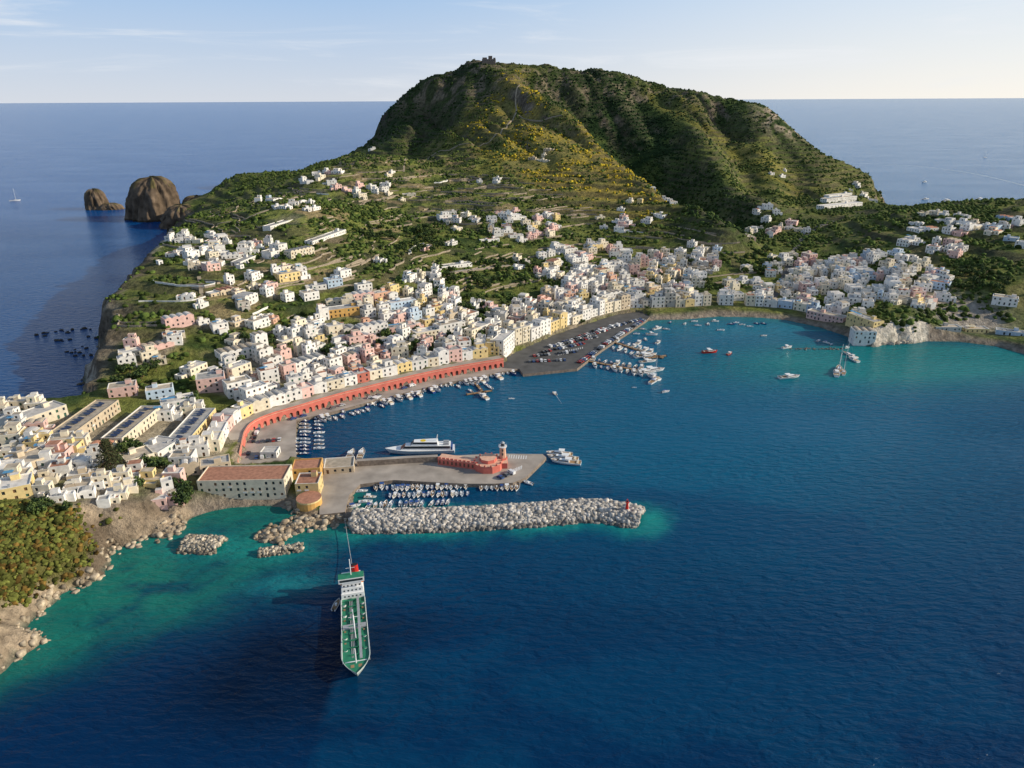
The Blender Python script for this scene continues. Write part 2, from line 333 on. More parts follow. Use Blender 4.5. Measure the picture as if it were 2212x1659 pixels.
def place(name,x,y,w,d,floors,rot,col,roof=None,**k):
    c,s=math.cos(rot),math.sin(rot)
    hs=[H(x+c*a-s*b,y+s*a+c*b) for a in(-w/2,w/2) for b in(-d/2,d/2)]
    zb=k.pop('z',None)
    if zb is None: zb=(H(x,y)+2*min(hs))/3
    zb=max(zb,2.05)
    mb=building(w,d,floors,WM[col],m_roofs[roof] if roof is not None else m_roofs[rg.choice([0,0,0,0,1,2,2,2,3])],rg,foot=max(2.0,zb-min(hs)+1.5),**k)
    o=mb.obj(name,(x,y,zb),rot); occ.append((x,y,max(w,d)/2)); return o
PALT=['white']*18+['cream']*6+['pink']*4+['yellow']*2+['blue','salmon','grey','tan']
PALW=['white']*14+['cream','cream','pink']
PALJ=['cream']*6+['white']*8+['yellow']*2+['tan']*2+['pink']
PALR=['white']*10+['blue']*1+['pink']*3+['cream']*4+['yellow']*1
def free(x,y,r):
    for a,b,c in occ:
        if abs(a-x)<r+c and abs(b-y)<r+c and (a-x)**2+(b-y)**2<((r+c)*.80)**2: return False
    return True
bad=[quay_poly,park_poly,mole_poly,offset(wallc,-1)+offset(wallc,9)[::-1]]
def grad(x,y):
    e=14; return H(x+e,y)-H(x-e,y),H(x,y+e)-H(x,y-e)
def scatter(px,num,pal,smin=7,smax=13,fl=(1,2,2,3),name="house",rot0=None,tries=40):
    poly=[T(*p) for p in px]; xs=[p[0] for p in poly]; ys=[p[1] for p in poly]; c=0
    for _ in range(num*tries):
        if c>=num: break
        x=rg.uniform(min(xs),max(xs)); y=rg.uniform(min(ys),max(ys))
        if not bool(inpoly(x,y,poly)): continue
        w=rg.uniform(smin,smax)*rg.choice([.8,1,1,1.3]); d=rg.uniform(.55,.9)*w
        if not free(x,y,max(w,d)*.5) or any(bool(inpoly(x,y,b)) for b in bad): continue
        if H(x,y)<1.5 : continue
        if float(distpoly(x,y,wallc,False))<14: continue
        g0,g1=grad(x,y)
        if rot0 is not None: r=rot0+rg.gauss(0,.12)
        elif math.hypot(g0,g1)>.8: r=math.atan2(-g1,-g0)+math.pi/2+rg.gauss(0,.15)
        else: r=rg.choice([0,.5,-.4])+rg.gauss(0,.15)
        place(name,x,y,w,d,rg.choice(fl),r,rg.choice(pal),vault=rg.random()<.22,setback=rg.random()<.28,annex=rg.random()<.55); c+=1
def bar(name,a,b,wid,floors,col,roof=1,zt=None,**k):
    pa=T(*a) if zt is None else P(a[0],a[1],zt); pb=T(*b) if zt is None else P(b[0],b[1],zt)
    L=math.hypot(pb[0]-pa[0],pb[1]-pa[1]); r=math.atan2(pb[1]-pa[1],pb[0]-pa[0])
    x,y=(pa[0]+pb[0])/2,(pa[1]+pb[1])/2; x-=math.sin(r)*wid/2; y+=math.cos(r)*wid/2
    if zt is not None: k['z']=zt
    return place(name,x,y,L,wid,floors,r,col,roof,**k)
bar("barracks_building",(432,1078),(618,1074),15,3,'cream',3,zt=2.6,hut=False)
bar("long_hall",(160,965),(262,890),13,2,'tan',2,solar=True,hut=False)
bar("long_hall",(268,968),(352,905),11,2,'cream',2,solar=True,hut=False)
bar("school_building",(405,985),(470,905),12,2,'yellow',1,solar=True,hut=False)
bar("town_house",(345,1000),(395,975),14,2,'white',0)
bar("town_house",(278,1020),(340,1010),12,2,'cream',2)
bar("town_house",(40,1035),(120,1015),14,2,'tan',2)
bar("town_house",(0,1085),(75,1080),12,2,'yellow',0)
bar("town_house",(60,930),(150,900),12,2,'cream',0)
bar("town_house",(500,1010),(435,1010),9,2,'tan',1)
for a in [((236,862),(298,858),10,2,'pink'),((318,868),(378,862),9,2,'blue'),((350,890),(425,885),10,2,'white'),((428,852),(490,848),12,3,'pink'),((310,768),(378,752),10,1,'pink'),((258,778),(308,772),8,1,'cream'),
 ((360,712),(422,700),10,2,'pink'),((480,790),(560,770),12,2,'white'),((702,690),(778,684),11,2,'ochre'),((780,735),(840,727),10,3,'white'),((840,727),(900,722),9,2,'pink'),((900,740),(950,730),10,2,'cream'),((950,730),(1000,720),9,3,'white'),((632,812),(705,790),11,2,'white'),
 ((605,612),(650,606),12,2,'yellow'),((765,655),(810,652),10,2,'pink'),((810,655),(845,650),10,2,'salmon'),((845,670),(900,665),9,2,'blue'),((676,530),(748,505),9,1,'white'),((630,560),(680,548),10,2,'cream'),
 ((955,582),(1020,578),9,1,'white'),((1780,452),(1862,448),14,2,'white'),((1785,440),(1850,434),12,2,'white'),((1790,428),(1840,423),9,1,'white'),((2035,530),(2060,535),10,2,'pink'),((1842,748),(1890,742),12,3,'white'),
 ((1088,778),(1112,752),9,4,'white'),((1825,705),(1885,715),10,3,'yellow'),((1740,690),(1820,698),9,2,'pink'),
 ((2140,660),(2195,668),10,2,'white'),((2020,718),(2075,720),8,1,'grey'),((2085,718),(2135,722),8,1,'yellow'),((2150,722),(2212,728),8,1,'blue'),((520,575),(555,560),9,1,'white'),((585,500),(670,455),9,1,'white')]:
    bar("town_house",a[0],a[1],a[2],a[3],a[4],rg.choice([0,0,1,2]),vault=rg.random()<.2)
# terraced row above the promenade
row=resample(offset(wallc,8.8),1.0); i=6
seq=['cream','white','pink','white','yellow','cream','white','white','pink','white','cream','white','red','cream','white','yellow','white']
kk=0
while i<len(row)-12:
    L=rg.randint(8,12); j=min(len(row)-1,i+L); a=row[i]; b=row[j]; r=math.atan2(b[1]-a[1],b[0]-a[0]); ln=math.hypot(b[0]-a[0],b[1]-a[1])-.06
    x,y=(a[0]+b[0])/2,(a[1]+b[1])/2; d=rg.uniform(8,10); x-=math.sin(r)*d/2; y+=math.cos(r)*d/2
    place("harbour_house",x,y,ln,d,rg.choice([2,2,3]) if kk>4 else 2,r,seq[kk%len(seq)],rg.choice([0,0,1]),z=8.0,vault=rg.random()<.25,setback=rg.random()<.3)
    kk+=1; i=j
def frontrow(px,pal,fl,d0=8):
    pts=resample(smooth([P(u,v,3) for u,v in px],2),1.0); i=0
    while i<len(pts)-8:
        L=rg.randint(7,13); j=min(len(pts)-1,i+L); a=pts[i]; b=pts[j]; r=math.atan2(b[1]-a[1],b[0]-a[0])+rg.gauss(0,.05); ln=math.hypot(b[0]-a[0],b[1]-a[1])-.25
        x,y=(a[0]+b[0])/2,(a[1]+b[1])/2; d=rg.uniform(d0,d0+2); o_=d/2+rg.uniform(0,2.5); x-=math.sin(r)*o_; y+=math.cos(r)*o_
        if free(x,y,3) and rg.random()<.93: place("harbour_house",x,y,ln,d,rg.choice(fl),r,rg.choice(pal),vault=rg.random()<.2,setback=rg.random()<.3)
        i=j
frontrow([(1118,752),(1145,742),(1200,718),(1270,694),(1330,676),(1388,668),(1450,668),(1550,663)],PALT,(2,3,3,4))
frontrow([(1552,662),(1640,664),(1700,670),(1770,684),(1820,700)],PALR,(2,2,3))
scatter([(430,880),(470,790),(560,745),(700,680),(850,625),(1000,640),(1085,690),(1090,770),(900,790),(700,835),(560,880)],135,PALT,7.5,12,(1,2,2,3))
scatter([(345,575),(372,520),(470,512),(560,540),(540,580),(440,592)],28,PALW,7,13,(1,1,2))
scatter([(560,590),(780,590),(800,650),(640,660),(560,640),(450,660)],16,PALT,7,12,(1,2))
scatter([(600,500),(590,460),(650,430),(685,455),(640,500)],6,PALW,8,14,(1,))
scatter([(520,530),(600,500),(620,520),(590,560)],5,PALW,8,13,(1,2))
scatter([(640,395),(660,375),(760,375),(770,410),(700,420)],10,PALW,9,15,(1,1,2))
scatter([(700,440),(720,410),(840,395),(860,410),(780,435)],7,PALT,9,15,(1,2))
scatter([(940,480),(960,460),(1030,460),(1030,490)],6,PALW,8,13,(1,2))
scatter([(1040,520),(1060,465),(1190,455),(1215,480),(1190,525)],32,PALT+['pink']*7,8,13,(1,1,2))
scatter([(1100,570),(1200,525),(1290,545),(1290,620),(1110,590)],28,PALT,8,13,(1,2,2))
scatter([(1200,620),(1300,560),(1420,575),(1530,600),(1500,650),(1400,672),(1230,700),(1110,700),(1170,650)],95,PALT,8,13.5,(2,2,3,3))
scatter([(1370,560),(1500,525),(1560,540),(1540,600),(1420,590)],26,PALT,8,13,(1,2,2))
scatter([(1270,480),(1330,455),(1460,440),(1450,490),(1300,505)],20,PALR,8,13,(1,1,2))
scatter([(1220,530),(1340,520),(1370,550),(1300,560)],8,PALT,8,12,(1,2))
scatter([(1600,530),(1620,460),(1700,455),(1780,490),(1700,525)],18,PALR,8,12,(1,2))
scatter([(1560,655),(1570,600),(1700,550),(1760,560),(1700,640)],30,PALR,8,12,(1,2,2))
scatter([(1690,640),(1720,570),(1850,550),(1900,570),(2045,600),(2050,640),(1880,655),(1860,690),(1760,680)],86,PALR,8,13,(2,2,2,3))
scatter([(1880,560),(1940,520),(2080,525),(2060,570),(1960,590)],14,PALR,9,13,(1,2))
scatter([(1900,655),(1960,640),(2050,625),(2060,640),(1960,665)],9,PALR,8,12,(1,2))
scatter([(1960,480),(2000,462),(2150,480),(2150,520),(1980,500)],18,PALR,9,14,(1,1,2))
scatter([(2160,470),(2212,460),(2212,540),(2170,520)],6,PALR,9,13,(1,2))
scatter([(1780,440),(1810,390),(1870,400),(1890,440)],5,PALW,9,13,(1,2))
scatter([(1630,390),(1640,375),(1700,370),(1690,395)],3,PALW,9,13,(1,))
scatter([(1150,345),(1150,325),(1210,325),(1200,345)],4,['tan','cream'],8,12,(1,))
scatter([(1030,395),(1040,385),(1090,388),(1080,398)],3,PALW,9,12,(1,))
scatter([(800,325),(810,315),(835,318),(830,328)],1,PALW,9,12,(1,))
scatter([(820,370),(850,365),(850,385)],2,PALW,9,12,(1,))
scatter([(0,890),(70,875),(160,915),(250,1010),(330,1035),(390,1040),(350,1090),(180,1085),(0,1080)],62,PALJ,8,12,(1,2,2),rot0=.25)
scatter([(355,905),(430,880),(440,1000),(400,1040)],14,PALJ,8,12,(2,2),rot0=.3)
scatter([(235,1070),(350,1050),(385,1085),(340,1110),(200,1090)],16,PALW,5.5,9,(1,2),rot0=.4)
scatter([(900,590),(960,580),(980,620),(860,640)],7,PALR,8,12,(1,2))
scatter([(480,470),(640,400),(900,400),(1000,480),(1000,560),(560,580)],13,PALT,8,13,(1,1,2))
scatter([(400,640),(560,600),(640,700),(500,760),(420,720)],14,PALT,7,12,(1,2))
scatter([(250,760),(400,720),(440,850),(250,850)],7,PALT,8,12,(1,2))
scatter([(1080,690),(1120,640),(1200,700),(1110,745)],16,PALT,7,12,(2,3))
print("houses",len(occ))
# ------------------------------------------------------------ terrain mesh + colours
X=GX;Y=GY
gyv,gxv=np.gradient(Z,gy,gx); slope=np.hypot(gyv,gxv)
def mix(a,b,t): t=np.clip(t,0,1)[...,None]; return a*(1-t)+b*t
def colr(c): return np.array(c)*np.ones(X.shape+(3,))
n1=fbm(X,Y,60,5,1); n2=fbm(X,Y,14,4,2)
C=mix(colr((.040,.068,.018)),colr((.12,.145,.035)),sstep(.35,.65,n1*.5+n2*.5))
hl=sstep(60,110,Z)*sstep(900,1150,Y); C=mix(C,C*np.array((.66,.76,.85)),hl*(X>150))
# shade painted into the valley and north-east face colour; macchia denser in the valley
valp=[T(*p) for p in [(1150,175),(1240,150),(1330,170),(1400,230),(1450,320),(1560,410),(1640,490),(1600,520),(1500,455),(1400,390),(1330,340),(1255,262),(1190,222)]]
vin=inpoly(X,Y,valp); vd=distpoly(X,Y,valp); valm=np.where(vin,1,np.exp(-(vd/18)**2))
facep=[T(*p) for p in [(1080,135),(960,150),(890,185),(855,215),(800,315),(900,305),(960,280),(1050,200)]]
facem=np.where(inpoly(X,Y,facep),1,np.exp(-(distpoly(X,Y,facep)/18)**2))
fld=inpoly(X,Y,[T(*p) for p in [(440,470),(640,410),(700,360),(880,330),(1080,350),(1150,400),(1100,480),(900,500),(700,600),(480,700),(420,650),(560,500)]]).astype(float)
C=mix(C,colr((.23,.25,.06)),fld*sstep(.38,.56,n2)*.9)
C=mix(C,colr((.17,.185,.045)),(1-fld)*sstep(.46,.58,fbm(X,Y,34,3,90))*(Z<110)*.85)
C=mix(C,colr((.33,.25,.13)),sstep(.57,.66,fbm(X,Y,22,3,44))*(.3+.55*fld)*(Z<110))
ridgel=[T(*p) for p in [(1125,170),(1115,210),(1180,240),(1245,280),(1310,345),(1390,405)]]
ridge2=[T(*p) for p in [(1110,200),(1090,250),(1130,300),(1200,350),(1280,400),(1380,430)]]
ym=np.exp(-(distpoly(X,Y,ridge2,False)/85)**2)+.6*np.exp(-(distpoly(X,Y,ridgel,False)/36)**2)+.32*np.exp(-(distpoly(X,Y,[T(1300,180),T(1450,230),T(1600,330),T(1750,420)],False)/50)**2)
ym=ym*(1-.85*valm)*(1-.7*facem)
n4=fbm(X,Y,26,4,77)
C=mix(C,colr((.38,.29,.035)),ym*sstep(.44,.56,n4)*.8)
C=mix(C,colr((.28,.22,.07)),np.minimum(ym,1)*.55)
C=mix(C,C*np.array((.42,.55,.6)),np.maximum(valm,facem*.85)*.9)  # hillside shade put into the ground colour
rockc=mix(colr((.19,.15,.11)),colr((.46,.37,.27)),sstep(.3,.7,fbm(X,Y*1.0+Z*2,18,4,21)))
lc=((X<-100)&(Y>400)).astype(float)
rockc=mix(rockc,colr((.10,.08,.06)),lc*.7)
rockc=mix(rockc,colr((.52,.45,.36)),(sstep(.48,.58,fbm(Z*3,X*.2,12,2,9))*(leftcl*(n2>.42))*.9))
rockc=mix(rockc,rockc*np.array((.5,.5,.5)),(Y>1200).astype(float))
C=mix(C,rockc,sstep(.85,1.25,slope+(n2-.5)*.8)*np.where(tm>.3,.35,1))
C=mix(C,rockc,facem*sstep(.5,.6,n2)*.5)
C=mix(C,colr((.24,.19,.13)),sstep(150,190,Z)*sstep(.55,.66,n2)*.7)
scrub=[T(*p) for p in [(-140,1110),(60,1112),(140,1112),(165,1150),(188,1195),(150,1240),(85,1262),(45,1285),(-10,1300),(-140,1380)]]
scr=np.where(inpoly(X,Y,scrub),1.0,np.exp(-(distpoly(X,Y,scrub)/2.5)**2))
C=mix(C,rockc*np.array((1.0,.97,.93)),(rocky*near*(1-sstep(12,26,sdn+(n2-.5)*8))))
C=mix(C,colr((.13,.125,.035)),near*scr*.95)
C=mix(C,rockc,(rocky*(1-sstep(3,13,sdn))*np.where(near,.0,.85)))
C=mix(C,rockc,leftcl*(1-sstep(14,30,sdn+(n2-.5)*16))*.9)
def spot(pt,r): return np.exp(-((X-pt[0])**2+(Y-pt[1])**2)/r**2)
C=mix(C,colr((.40,.32,.23)),spot(CY_(1690,262,1510),44)*sstep(.4,.5,n2)*1.7)
C=mix(C,colr((.60,.54,.45)),headland*(1-sstep(9,20,sdn+(n2-.5)*8)))
C=mix(C,colr((.34,.30,.25)),np.clip(spot(P(2040,680,6),26)+spot(P(2110,690,6),22),0,1)*1.3)
C=mix(C,colr((.28,.23,.18)),soft*(1-sstep(3,11,sd))*(Z>0))
U=np.zeros(X.shape)
for (hx,hy,hr) in occ:
    i0,i1=np.searchsorted(gx,[hx-24,hx+24]); j0,j1=np.searchsorted(gy,[hy-24,hy+24])
    if i1>i0 and j1>j0:
        U[j0:j1,i0:i1]+=np.exp(-((X[j0:j1,i0:i1]-hx)**2+(Y[j0:j1,i0:i1]-hy)**2)/(hr+4)**2)
C=mix(C,mix(colr((.36,.30,.23)),colr((.20,.17,.14)),sstep(.4,.6,n2)),sstep(.7,1.25,U)*(.85-.45*sstep(.5,.62,n2)))
C=mix(C,colr((.10,.13,.10)),(Z<0).astype(float))
ny,nx=X.shape; idx=np.arange(ny*nx).reshape(ny,nx)
Fq=np.stack([idx[:-1,:-1],idx[:-1,1:],idx[1:,1:],idx[1:,:-1]],-1).reshape(-1,4)
keep=(np.maximum.reduce([Z[:-1,:-1],Z[:-1,1:],Z[1:,1:],Z[1:,:-1]])>-8).reshape(-1); Fq=Fq[keep]
mt,nt,N,L,b=newmat("terrain")
b.inputs["Roughness"].default_value=.95; b.inputs["Specular IOR Level"].default_value=.1
at=N.new("ShaderNodeAttribute"); at.attribute_name="Col"; ge=N.new("ShaderNodeNewGeometry")
nA=N.new("ShaderNodeTexNoise"); nA.inputs["Scale"].default_value=.22; nA.inputs["Detail"].default_value=8; nA.inputs["Roughness"].default_value=.65; L.new(ge.outputs["Position"],nA.inputs["Vector"])
mr=N.new("ShaderNodeMapRange"); mr.inputs[1].default_value=.3; mr.inputs[2].default_value=.7; mr.inputs[3].default_value=.45; mr.inputs[4].default_value=1.5; L.new(nA.outputs[0],mr.inputs[0])
vs=N.new("ShaderNodeVectorMath"); vs.operation='SCALE'; L.new(at.outputs["Color"],vs.inputs[0]); L.new(mr.outputs[0],vs.inputs["Scale"]); L.new(vs.outputs[0],b.inputs["Base Color"])
bp=N.new("ShaderNodeBump"); bp.inputs["Strength"].default_value=1.0; bp.inputs["Distance"].default_value=4.0
L.new(nA.outputs[0],bp.inputs["Height"]); L.new(bp.outputs[0],b.inputs["Normal"])
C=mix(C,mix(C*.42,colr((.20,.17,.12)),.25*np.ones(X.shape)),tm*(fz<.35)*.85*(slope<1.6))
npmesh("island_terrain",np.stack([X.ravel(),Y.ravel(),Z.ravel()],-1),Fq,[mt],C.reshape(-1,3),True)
# ------------------------------------------------------------ sea
def axis(lo,hi,step,far):
    c=list(np.arange(lo,hi,step)); d=step
    a=[];x=lo
    while x>-far: d*=1.35; x-=d; a.append(x)
    d=step; b_=[]; x=c[-1]
    while x<far: d*=1.35; x+=d; b_.append(x)
    return np.array(a[::-1]+c+b_)
ax=axis(-520,760,3.5,90000); ay=axis(120,900,3.5,90000)
SX,SY=np.meshgrid(ax,ay)
sdw=distpoly(SX,SY,coast)
bw_line=smooth([P(u,v,0) for u,v in [(765,1128),(900,1127),(1060,1121),(1180,1112),(1280,1103),(1340,1112),(1385,1122)]],2)
dbw=distpoly(SX,SY,bw_line,False)
def cs(c): return np.array(c)*np.ones(SX.shape+(3,))
wn=fbm(SX,SY,60,4,15); wn2=fbm(SX,SY,18,4,19); wn3=fbm(SX,SY,7,3,23)
Wc=cs((.0006,.022,.080))
def blob(u,v,r,ry=None):
    x,y=P(u,v); ry=ry or r; return np.exp(-(((SX-x)/r)**2+((SY-y)/ry)**2))
bay=np.clip(blob(1650,840,240,190)*1.0+blob(1300,880,130,110)*.75+blob(950,900,60,40)*.4,0,1)
Wc=mix(Wc,cs((.001,.098,.190)),bay*.95)
Wc=mix(Wc,cs((.004,.20,.19)),np.clip(blob(1930,775,95,45)+blob(2150,775,110,26)+.5*blob(1800,800,110,40),0,1)*.8)
Wc=mix(Wc,cs((.010,.18,.25)),blob(1620,708,150,32)*.75)
Wc=mix(Wc,cs((.001,.075,.26)),sstep(450,1500,SY)*(SX<200)); Wc=mix(Wc,cs((.008,.13,.31)),sstep(700,1500,SY)*(SX>200))
Wc=mix(Wc,cs((.001,.060,.20)),(SX<-250)*sstep(380,450,SY)*(SY<1000)*.8)
shal=cs((.012,.26,.235)); gre=cs((.010,.165,.13))
Wc=mix(Wc,gre,np.clip(blob(330,1250,38,22)+blob(250,1290,32,20)+blob(520,1120,28,12)*.8+blob(480,1210,30,12)*.8+.7*blob(120,1400,22,16),0,1)*(.25+1.3*wn2*sstep(.25,.6,wn3+.1))*.95)
Wc=mix(Wc,cs((.012,.20,.22)),blob(620,1262,16,7)*.8*sstep(.35,.6,wn2))
Wc=mix(Wc,shal,np.exp(-(np.maximum(dbw-7,0)/(3+9*wn3))**2)*(SY<P(1000,1090)[1])*sstep(.2,.6,wn2+.2)+np.exp(-(np.maximum(dbw-7,0)/(2+8*wn3))**2)*.6*(SX>P(1370,1110)[0]))
rk=np.exp(-(sdw/(5+12*wn2))**2)*(SY<P(600,1060)[1]); Wc=mix(Wc,gre,rk*.9)
Wc=mix(Wc,cs((.02,.20,.20)),np.exp(-(sdw/12)**2)*.6*(SY>560)*(SY<700)*(SX>100))
for (u,v,r) in [(440,1180,20),(610,1190,18)]: Wc=mix(Wc,shal,blob(u,v,r*.9,r*.4)*.9*sstep(.2,.55,wn3+.1))
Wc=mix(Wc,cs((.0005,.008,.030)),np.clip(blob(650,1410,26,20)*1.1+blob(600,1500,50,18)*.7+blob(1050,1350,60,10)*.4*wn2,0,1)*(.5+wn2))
Wc=mix(Wc,cs((.001,.048,.12)),(sstep(.46,.62,fbm(SX*.6,SY,30,4,33))*.6*(SY<330)*(SX>-60)*(SX<160)))
ny,nx=SX.shape; idx=np.arange(ny*nx).reshape(ny,nx); Fs=np.stack([idx[:-1,:-1],idx[:-1,1:],idx[1:,1:],idx[1:,:-1]],-1).reshape(-1,4)
ms,nt,N,L,b=newmat("sea_water")
at=N.new("ShaderNodeAttribute"); at.attribute_name="Col"; L.new(at.outputs["Color"],b.inputs["Base Color"])
b.inputs["Roughness"].default_value=.18; b.inputs["IOR"].default_value=1.33; b.inputs["Specular IOR Level"].default_value=.18
ge=N.new("ShaderNodeNewGeometry"); mp=N.new("ShaderNodeMapping"); mp.inputs["Scale"].default_value=(.4,1,1); mp.inputs["Rotation"].default_value=(0,0,.35); L.new(ge.outputs["Position"],mp.inputs[0])
w1=N.new("ShaderNodeTexNoise"); w1.inputs["Scale"].default_value=.36; w1.inputs["Detail"].default_value=5; w1.inputs["Roughness"].default_value=.55; w1.inputs["Distortion"].default_value=.3; L.new(mp.outputs[0],w1.inputs["Vector"])
w2=N.new("ShaderNodeTexNoise"); w2.inputs["Scale"].default_value=.012; w2.inputs["Detail"].default_value=3; L.new(mp.outputs[0],w2.inputs["Vector"])
w3=N.new("ShaderNodeMapRange"); w3.inputs[1].default_value=.35; w3.inputs[2].default_value=.65; w3.inputs[3].default_value=.45; w3.inputs[4].default_value=1; L.new(w2.outputs[0],w3.inputs[0])
bp=N.new("ShaderNodeBump"); bp.inputs["Distance"].default_value=1.8; L.new(w3.outputs[0],bp.inputs["Strength"]); L.new(w1.outputs[0],bp.inputs["Height"]); L.new(bp.outputs[0],b.inputs["Normal"])
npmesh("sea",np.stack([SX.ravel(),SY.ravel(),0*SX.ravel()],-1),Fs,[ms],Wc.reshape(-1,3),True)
# ------------------------------------------------------------ rocks
def ico(sub):
    bm=bmesh.new(); bmesh.ops.create_icosphere(bm,subdivisions=sub,radius=1); v=np.array([x.co[:] for x in bm.verts]); f=np.array([[q.index for q in x.verts] for x in bm.faces]); bm.free(); return v,f
I1,F1=ico(1); I2,F2=ico(2)
def blobs(name,pos,rad,mats,col,base=(I2,F2),jit=.25,flat=1.0,smooth_=False,nvar=12):
    V,Fc=base; n=len(pos); pos=np.asarray(pos,float); rad=np.asarray(rad,float)
    var=np.array([V*(1+rng.uniform(-jit,jit,(len(V),1)))+rng.uniform(-jit,jit,V.shape)*.35 for _ in range(nvar)])
    pick=rng.integers(0,nvar,n); an=rng.uniform(0,6.28,n); c,s=np.cos(an)[:,None],np.sin(an)[:,None]
    B=var[pick]; x=B[...,0]*c-B[...,1]*s; y=B[...,0]*s+B[...,1]*c; z=B[...,2]*flat
    sc=rng.uniform(.75,1.25,(n,3)); R=rad[:,None]
    O=np.stack([pos[:,0:1]+x*R*sc[:,0:1],pos[:,1:2]+y*R*sc[:,1:2],pos[:,2:3]+z*R*sc[:,2:3]],-1)
    FF=(Fc[None]+(np.arange(n)*len(V))[:,None,None]).reshape(-1,3)
    cc=np.repeat(np.asarray(col)[:,None,:],len(V),1)*rng.uniform(.7,1.25,(n,len(V),1))
    return npmesh(name,O.reshape(-1,3),FF,mats,cc.reshape(-1,3),smooth_)
def colmat(name,rough=.9,bump=0,sc=.8,spec=.15,lo=.7,hi=1.3):
    m,nt,N,L,b=newmat(name); b.inputs["Roughness"].default_value=rough; b.inputs["Specular IOR Level"].default_value=spec
    at=N.new("ShaderNodeAttribute"); at.attribute_name="Col"; ge=N.new("ShaderNodeNewGeometry"); nz=N.new("ShaderNodeTexNoise"); nz.inputs["Scale"].default_value=sc; nz.inputs["Detail"].default_value=6; L.new(ge.outputs["Position"],nz.inputs["Vector"])
    mr=N.new("ShaderNodeMapRange"); mr.inputs[1].default_value=.3; mr.inputs[2].default_value=.7; mr.inputs[3].default_value=lo; mr.inputs[4].default_value=hi; L.new(nz.outputs[0],mr.inputs[0])
    vs=N.new("ShaderNodeVectorMath"); vs.operation='SCALE'; L.new(at.outputs["Color"],vs.inputs[0]); L.new(mr.outputs[0],vs.inputs["Scale"]); L.new(vs.outputs[0],b.inputs["Base Color"])
    if bump: bp=N.new("ShaderNodeBump"); bp.inputs["Strength"].default_value=bump; L.new(nz.outputs[0],bp.inputs["Height"]); L.new(bp.outputs[0],b.inputs["Normal"])
    return m
m_rock=colmat("boulder_rock",.9,.6); m_leaf=colmat("foliage",.9,0,.9,.1,.6,1.4)
bmc=bmesh.new(); bmesh.ops.create_cube(bmc,size=1.5); bmesh.ops.bevel(bmc,geom=bmc.edges[:],offset=.28,segments=1,affect='EDGES'); bmesh.ops.triangulate(bmc,faces=bmc.faces[:])
CB=np.array([x.co[:] for x in bmc.verts]); CF=np.array([[q.index for q in x.verts] for x in bmc.faces]); bmc.free()
def pile(name,line,halfw,top,n,r=(.6,1.3),base=(.50,.46,.41)):
    pts=resample(line,.5); p=[];rr=[];cc=[]
    for _ in range(n):
        k=rng.integers(0,len(pts)-1); a=np.array(pts[k]); b_=np.array(pts[k+1]); t=(b_-a)/np.linalg.norm(b_-a); o=rng.uniform(-1,1)
        e=min(1,(len(pts)-1-k)/ (halfw*1.0)); hw=halfw*(.72+.28*math.sqrt(e))
        xy=a+np.array([-t[1],t[0]])*o*hw
        z=top*(1-max(0,abs(o)-.42)/.58)*1.0-.4+rng.uniform(-.4,.4)
        p.append((xy[0],xy[1],z)); rr.append(rng.uniform(*r)); g=rng.uniform(.5,1.25); cc.append(np.array(base)*g*(1 if z>.8 else .5))
    return blobs(name,p,rr,[m_rock],np.array(cc),(CB,CF),.2)
pile("breakwater_rocks",bw_line,9.2,4.0,5200,(.6,1.45))
mb=MB()
for a,b_ in zip(bw_line[:-1],bw_line[1:]):
    t=np.array(b_)-np.array(a); t=t/np.linalg.norm(t); nn=np.array([-t[1],t[0]])
    def q(p,o,z): return (p[0]+nn[0]*o,p[1]+nn[1]*o,z)
    mb.face([q(a,-8,-1),q(b_,-8,-1),q(b_,-3.5,3),q(a,-3.5,3)],m_stone); mb.face([q(a,-3.5,3),q(b_,-3.5,3),q(b_,3.5,3),q(a,3.5,3)],m_stone); mb.face([q(a,3.5,3),q(b_,3.5,3),q(b_,8,-1),q(a,8,-1)],m_stone)
mb.obj("breakwater_core")
pile("rock_islet",[P(400,1176),P(450,1178),P(480,1180)],6.5,2.6,560,(.5,1.1),(.50,.43,.33))
pile("rock_islet",[P(562,1196),P(610,1190),P(655,1183)],2.8,1.7,330,(.4,.95),(.50,.43,.33))
p=[];rr=[];cc=[]
for a,b_ in zip(coast,coast[1:]+coast[:1]):
    Ls=math.hypot(b_[0]-a[0],b_[1]-a[1]); my=(a[1]+b_[1])/2; mx=(a[0]+b_[0])/2
    if my>1200 or mx>600: continue
    if bool(inpoly(mx,my,harb)) or mx>-60 : continue
    for _ in range(int(Ls*(3.0 if my<350 else 1.2))):
        t=rng.random(); x=a[0]+(b_[0]-a[0])*t+rng.normal(0,4); y=a[1]+(b_[1]-a[1])*t+rng.normal(0,4); h=H(x,y)
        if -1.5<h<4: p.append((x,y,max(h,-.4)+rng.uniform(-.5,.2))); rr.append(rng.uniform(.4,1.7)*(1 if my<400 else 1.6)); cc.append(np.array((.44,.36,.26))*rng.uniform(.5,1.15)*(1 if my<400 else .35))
for u,v in [(95,722),(130,735),(165,755),(180,765),(150,715),(185,712),(200,730),(210,790)]:
    x,y=P(u,v)
    for _ in range(6): p.append((x+rng.normal(0,4),y+rng.normal(0,4),-.3)); rr.append(rng.uniform(.8,2.0)); cc.append((.07,.06,.05))
for u,v in [(1895,745),(1920,745),(1950,742),(1980,738),(1995,735)]:
    x,y=P(u,v)
    for _ in range(14): p.append((x+rng.normal(0,3),y+abs(rng.normal(0,3)),.3)); rr.append(rng.uniform(1,2.4)); cc.append((.45,.39,.31))
for u in range(1708,1820,6):
    x,y=P(u,754)
    for _ in range(3): p.append((x+rng.normal(0,1),y+rng.normal(0,1),-.2)); rr.append(rng.uniform(.5,1)); cc.append((.15,.14,.12))
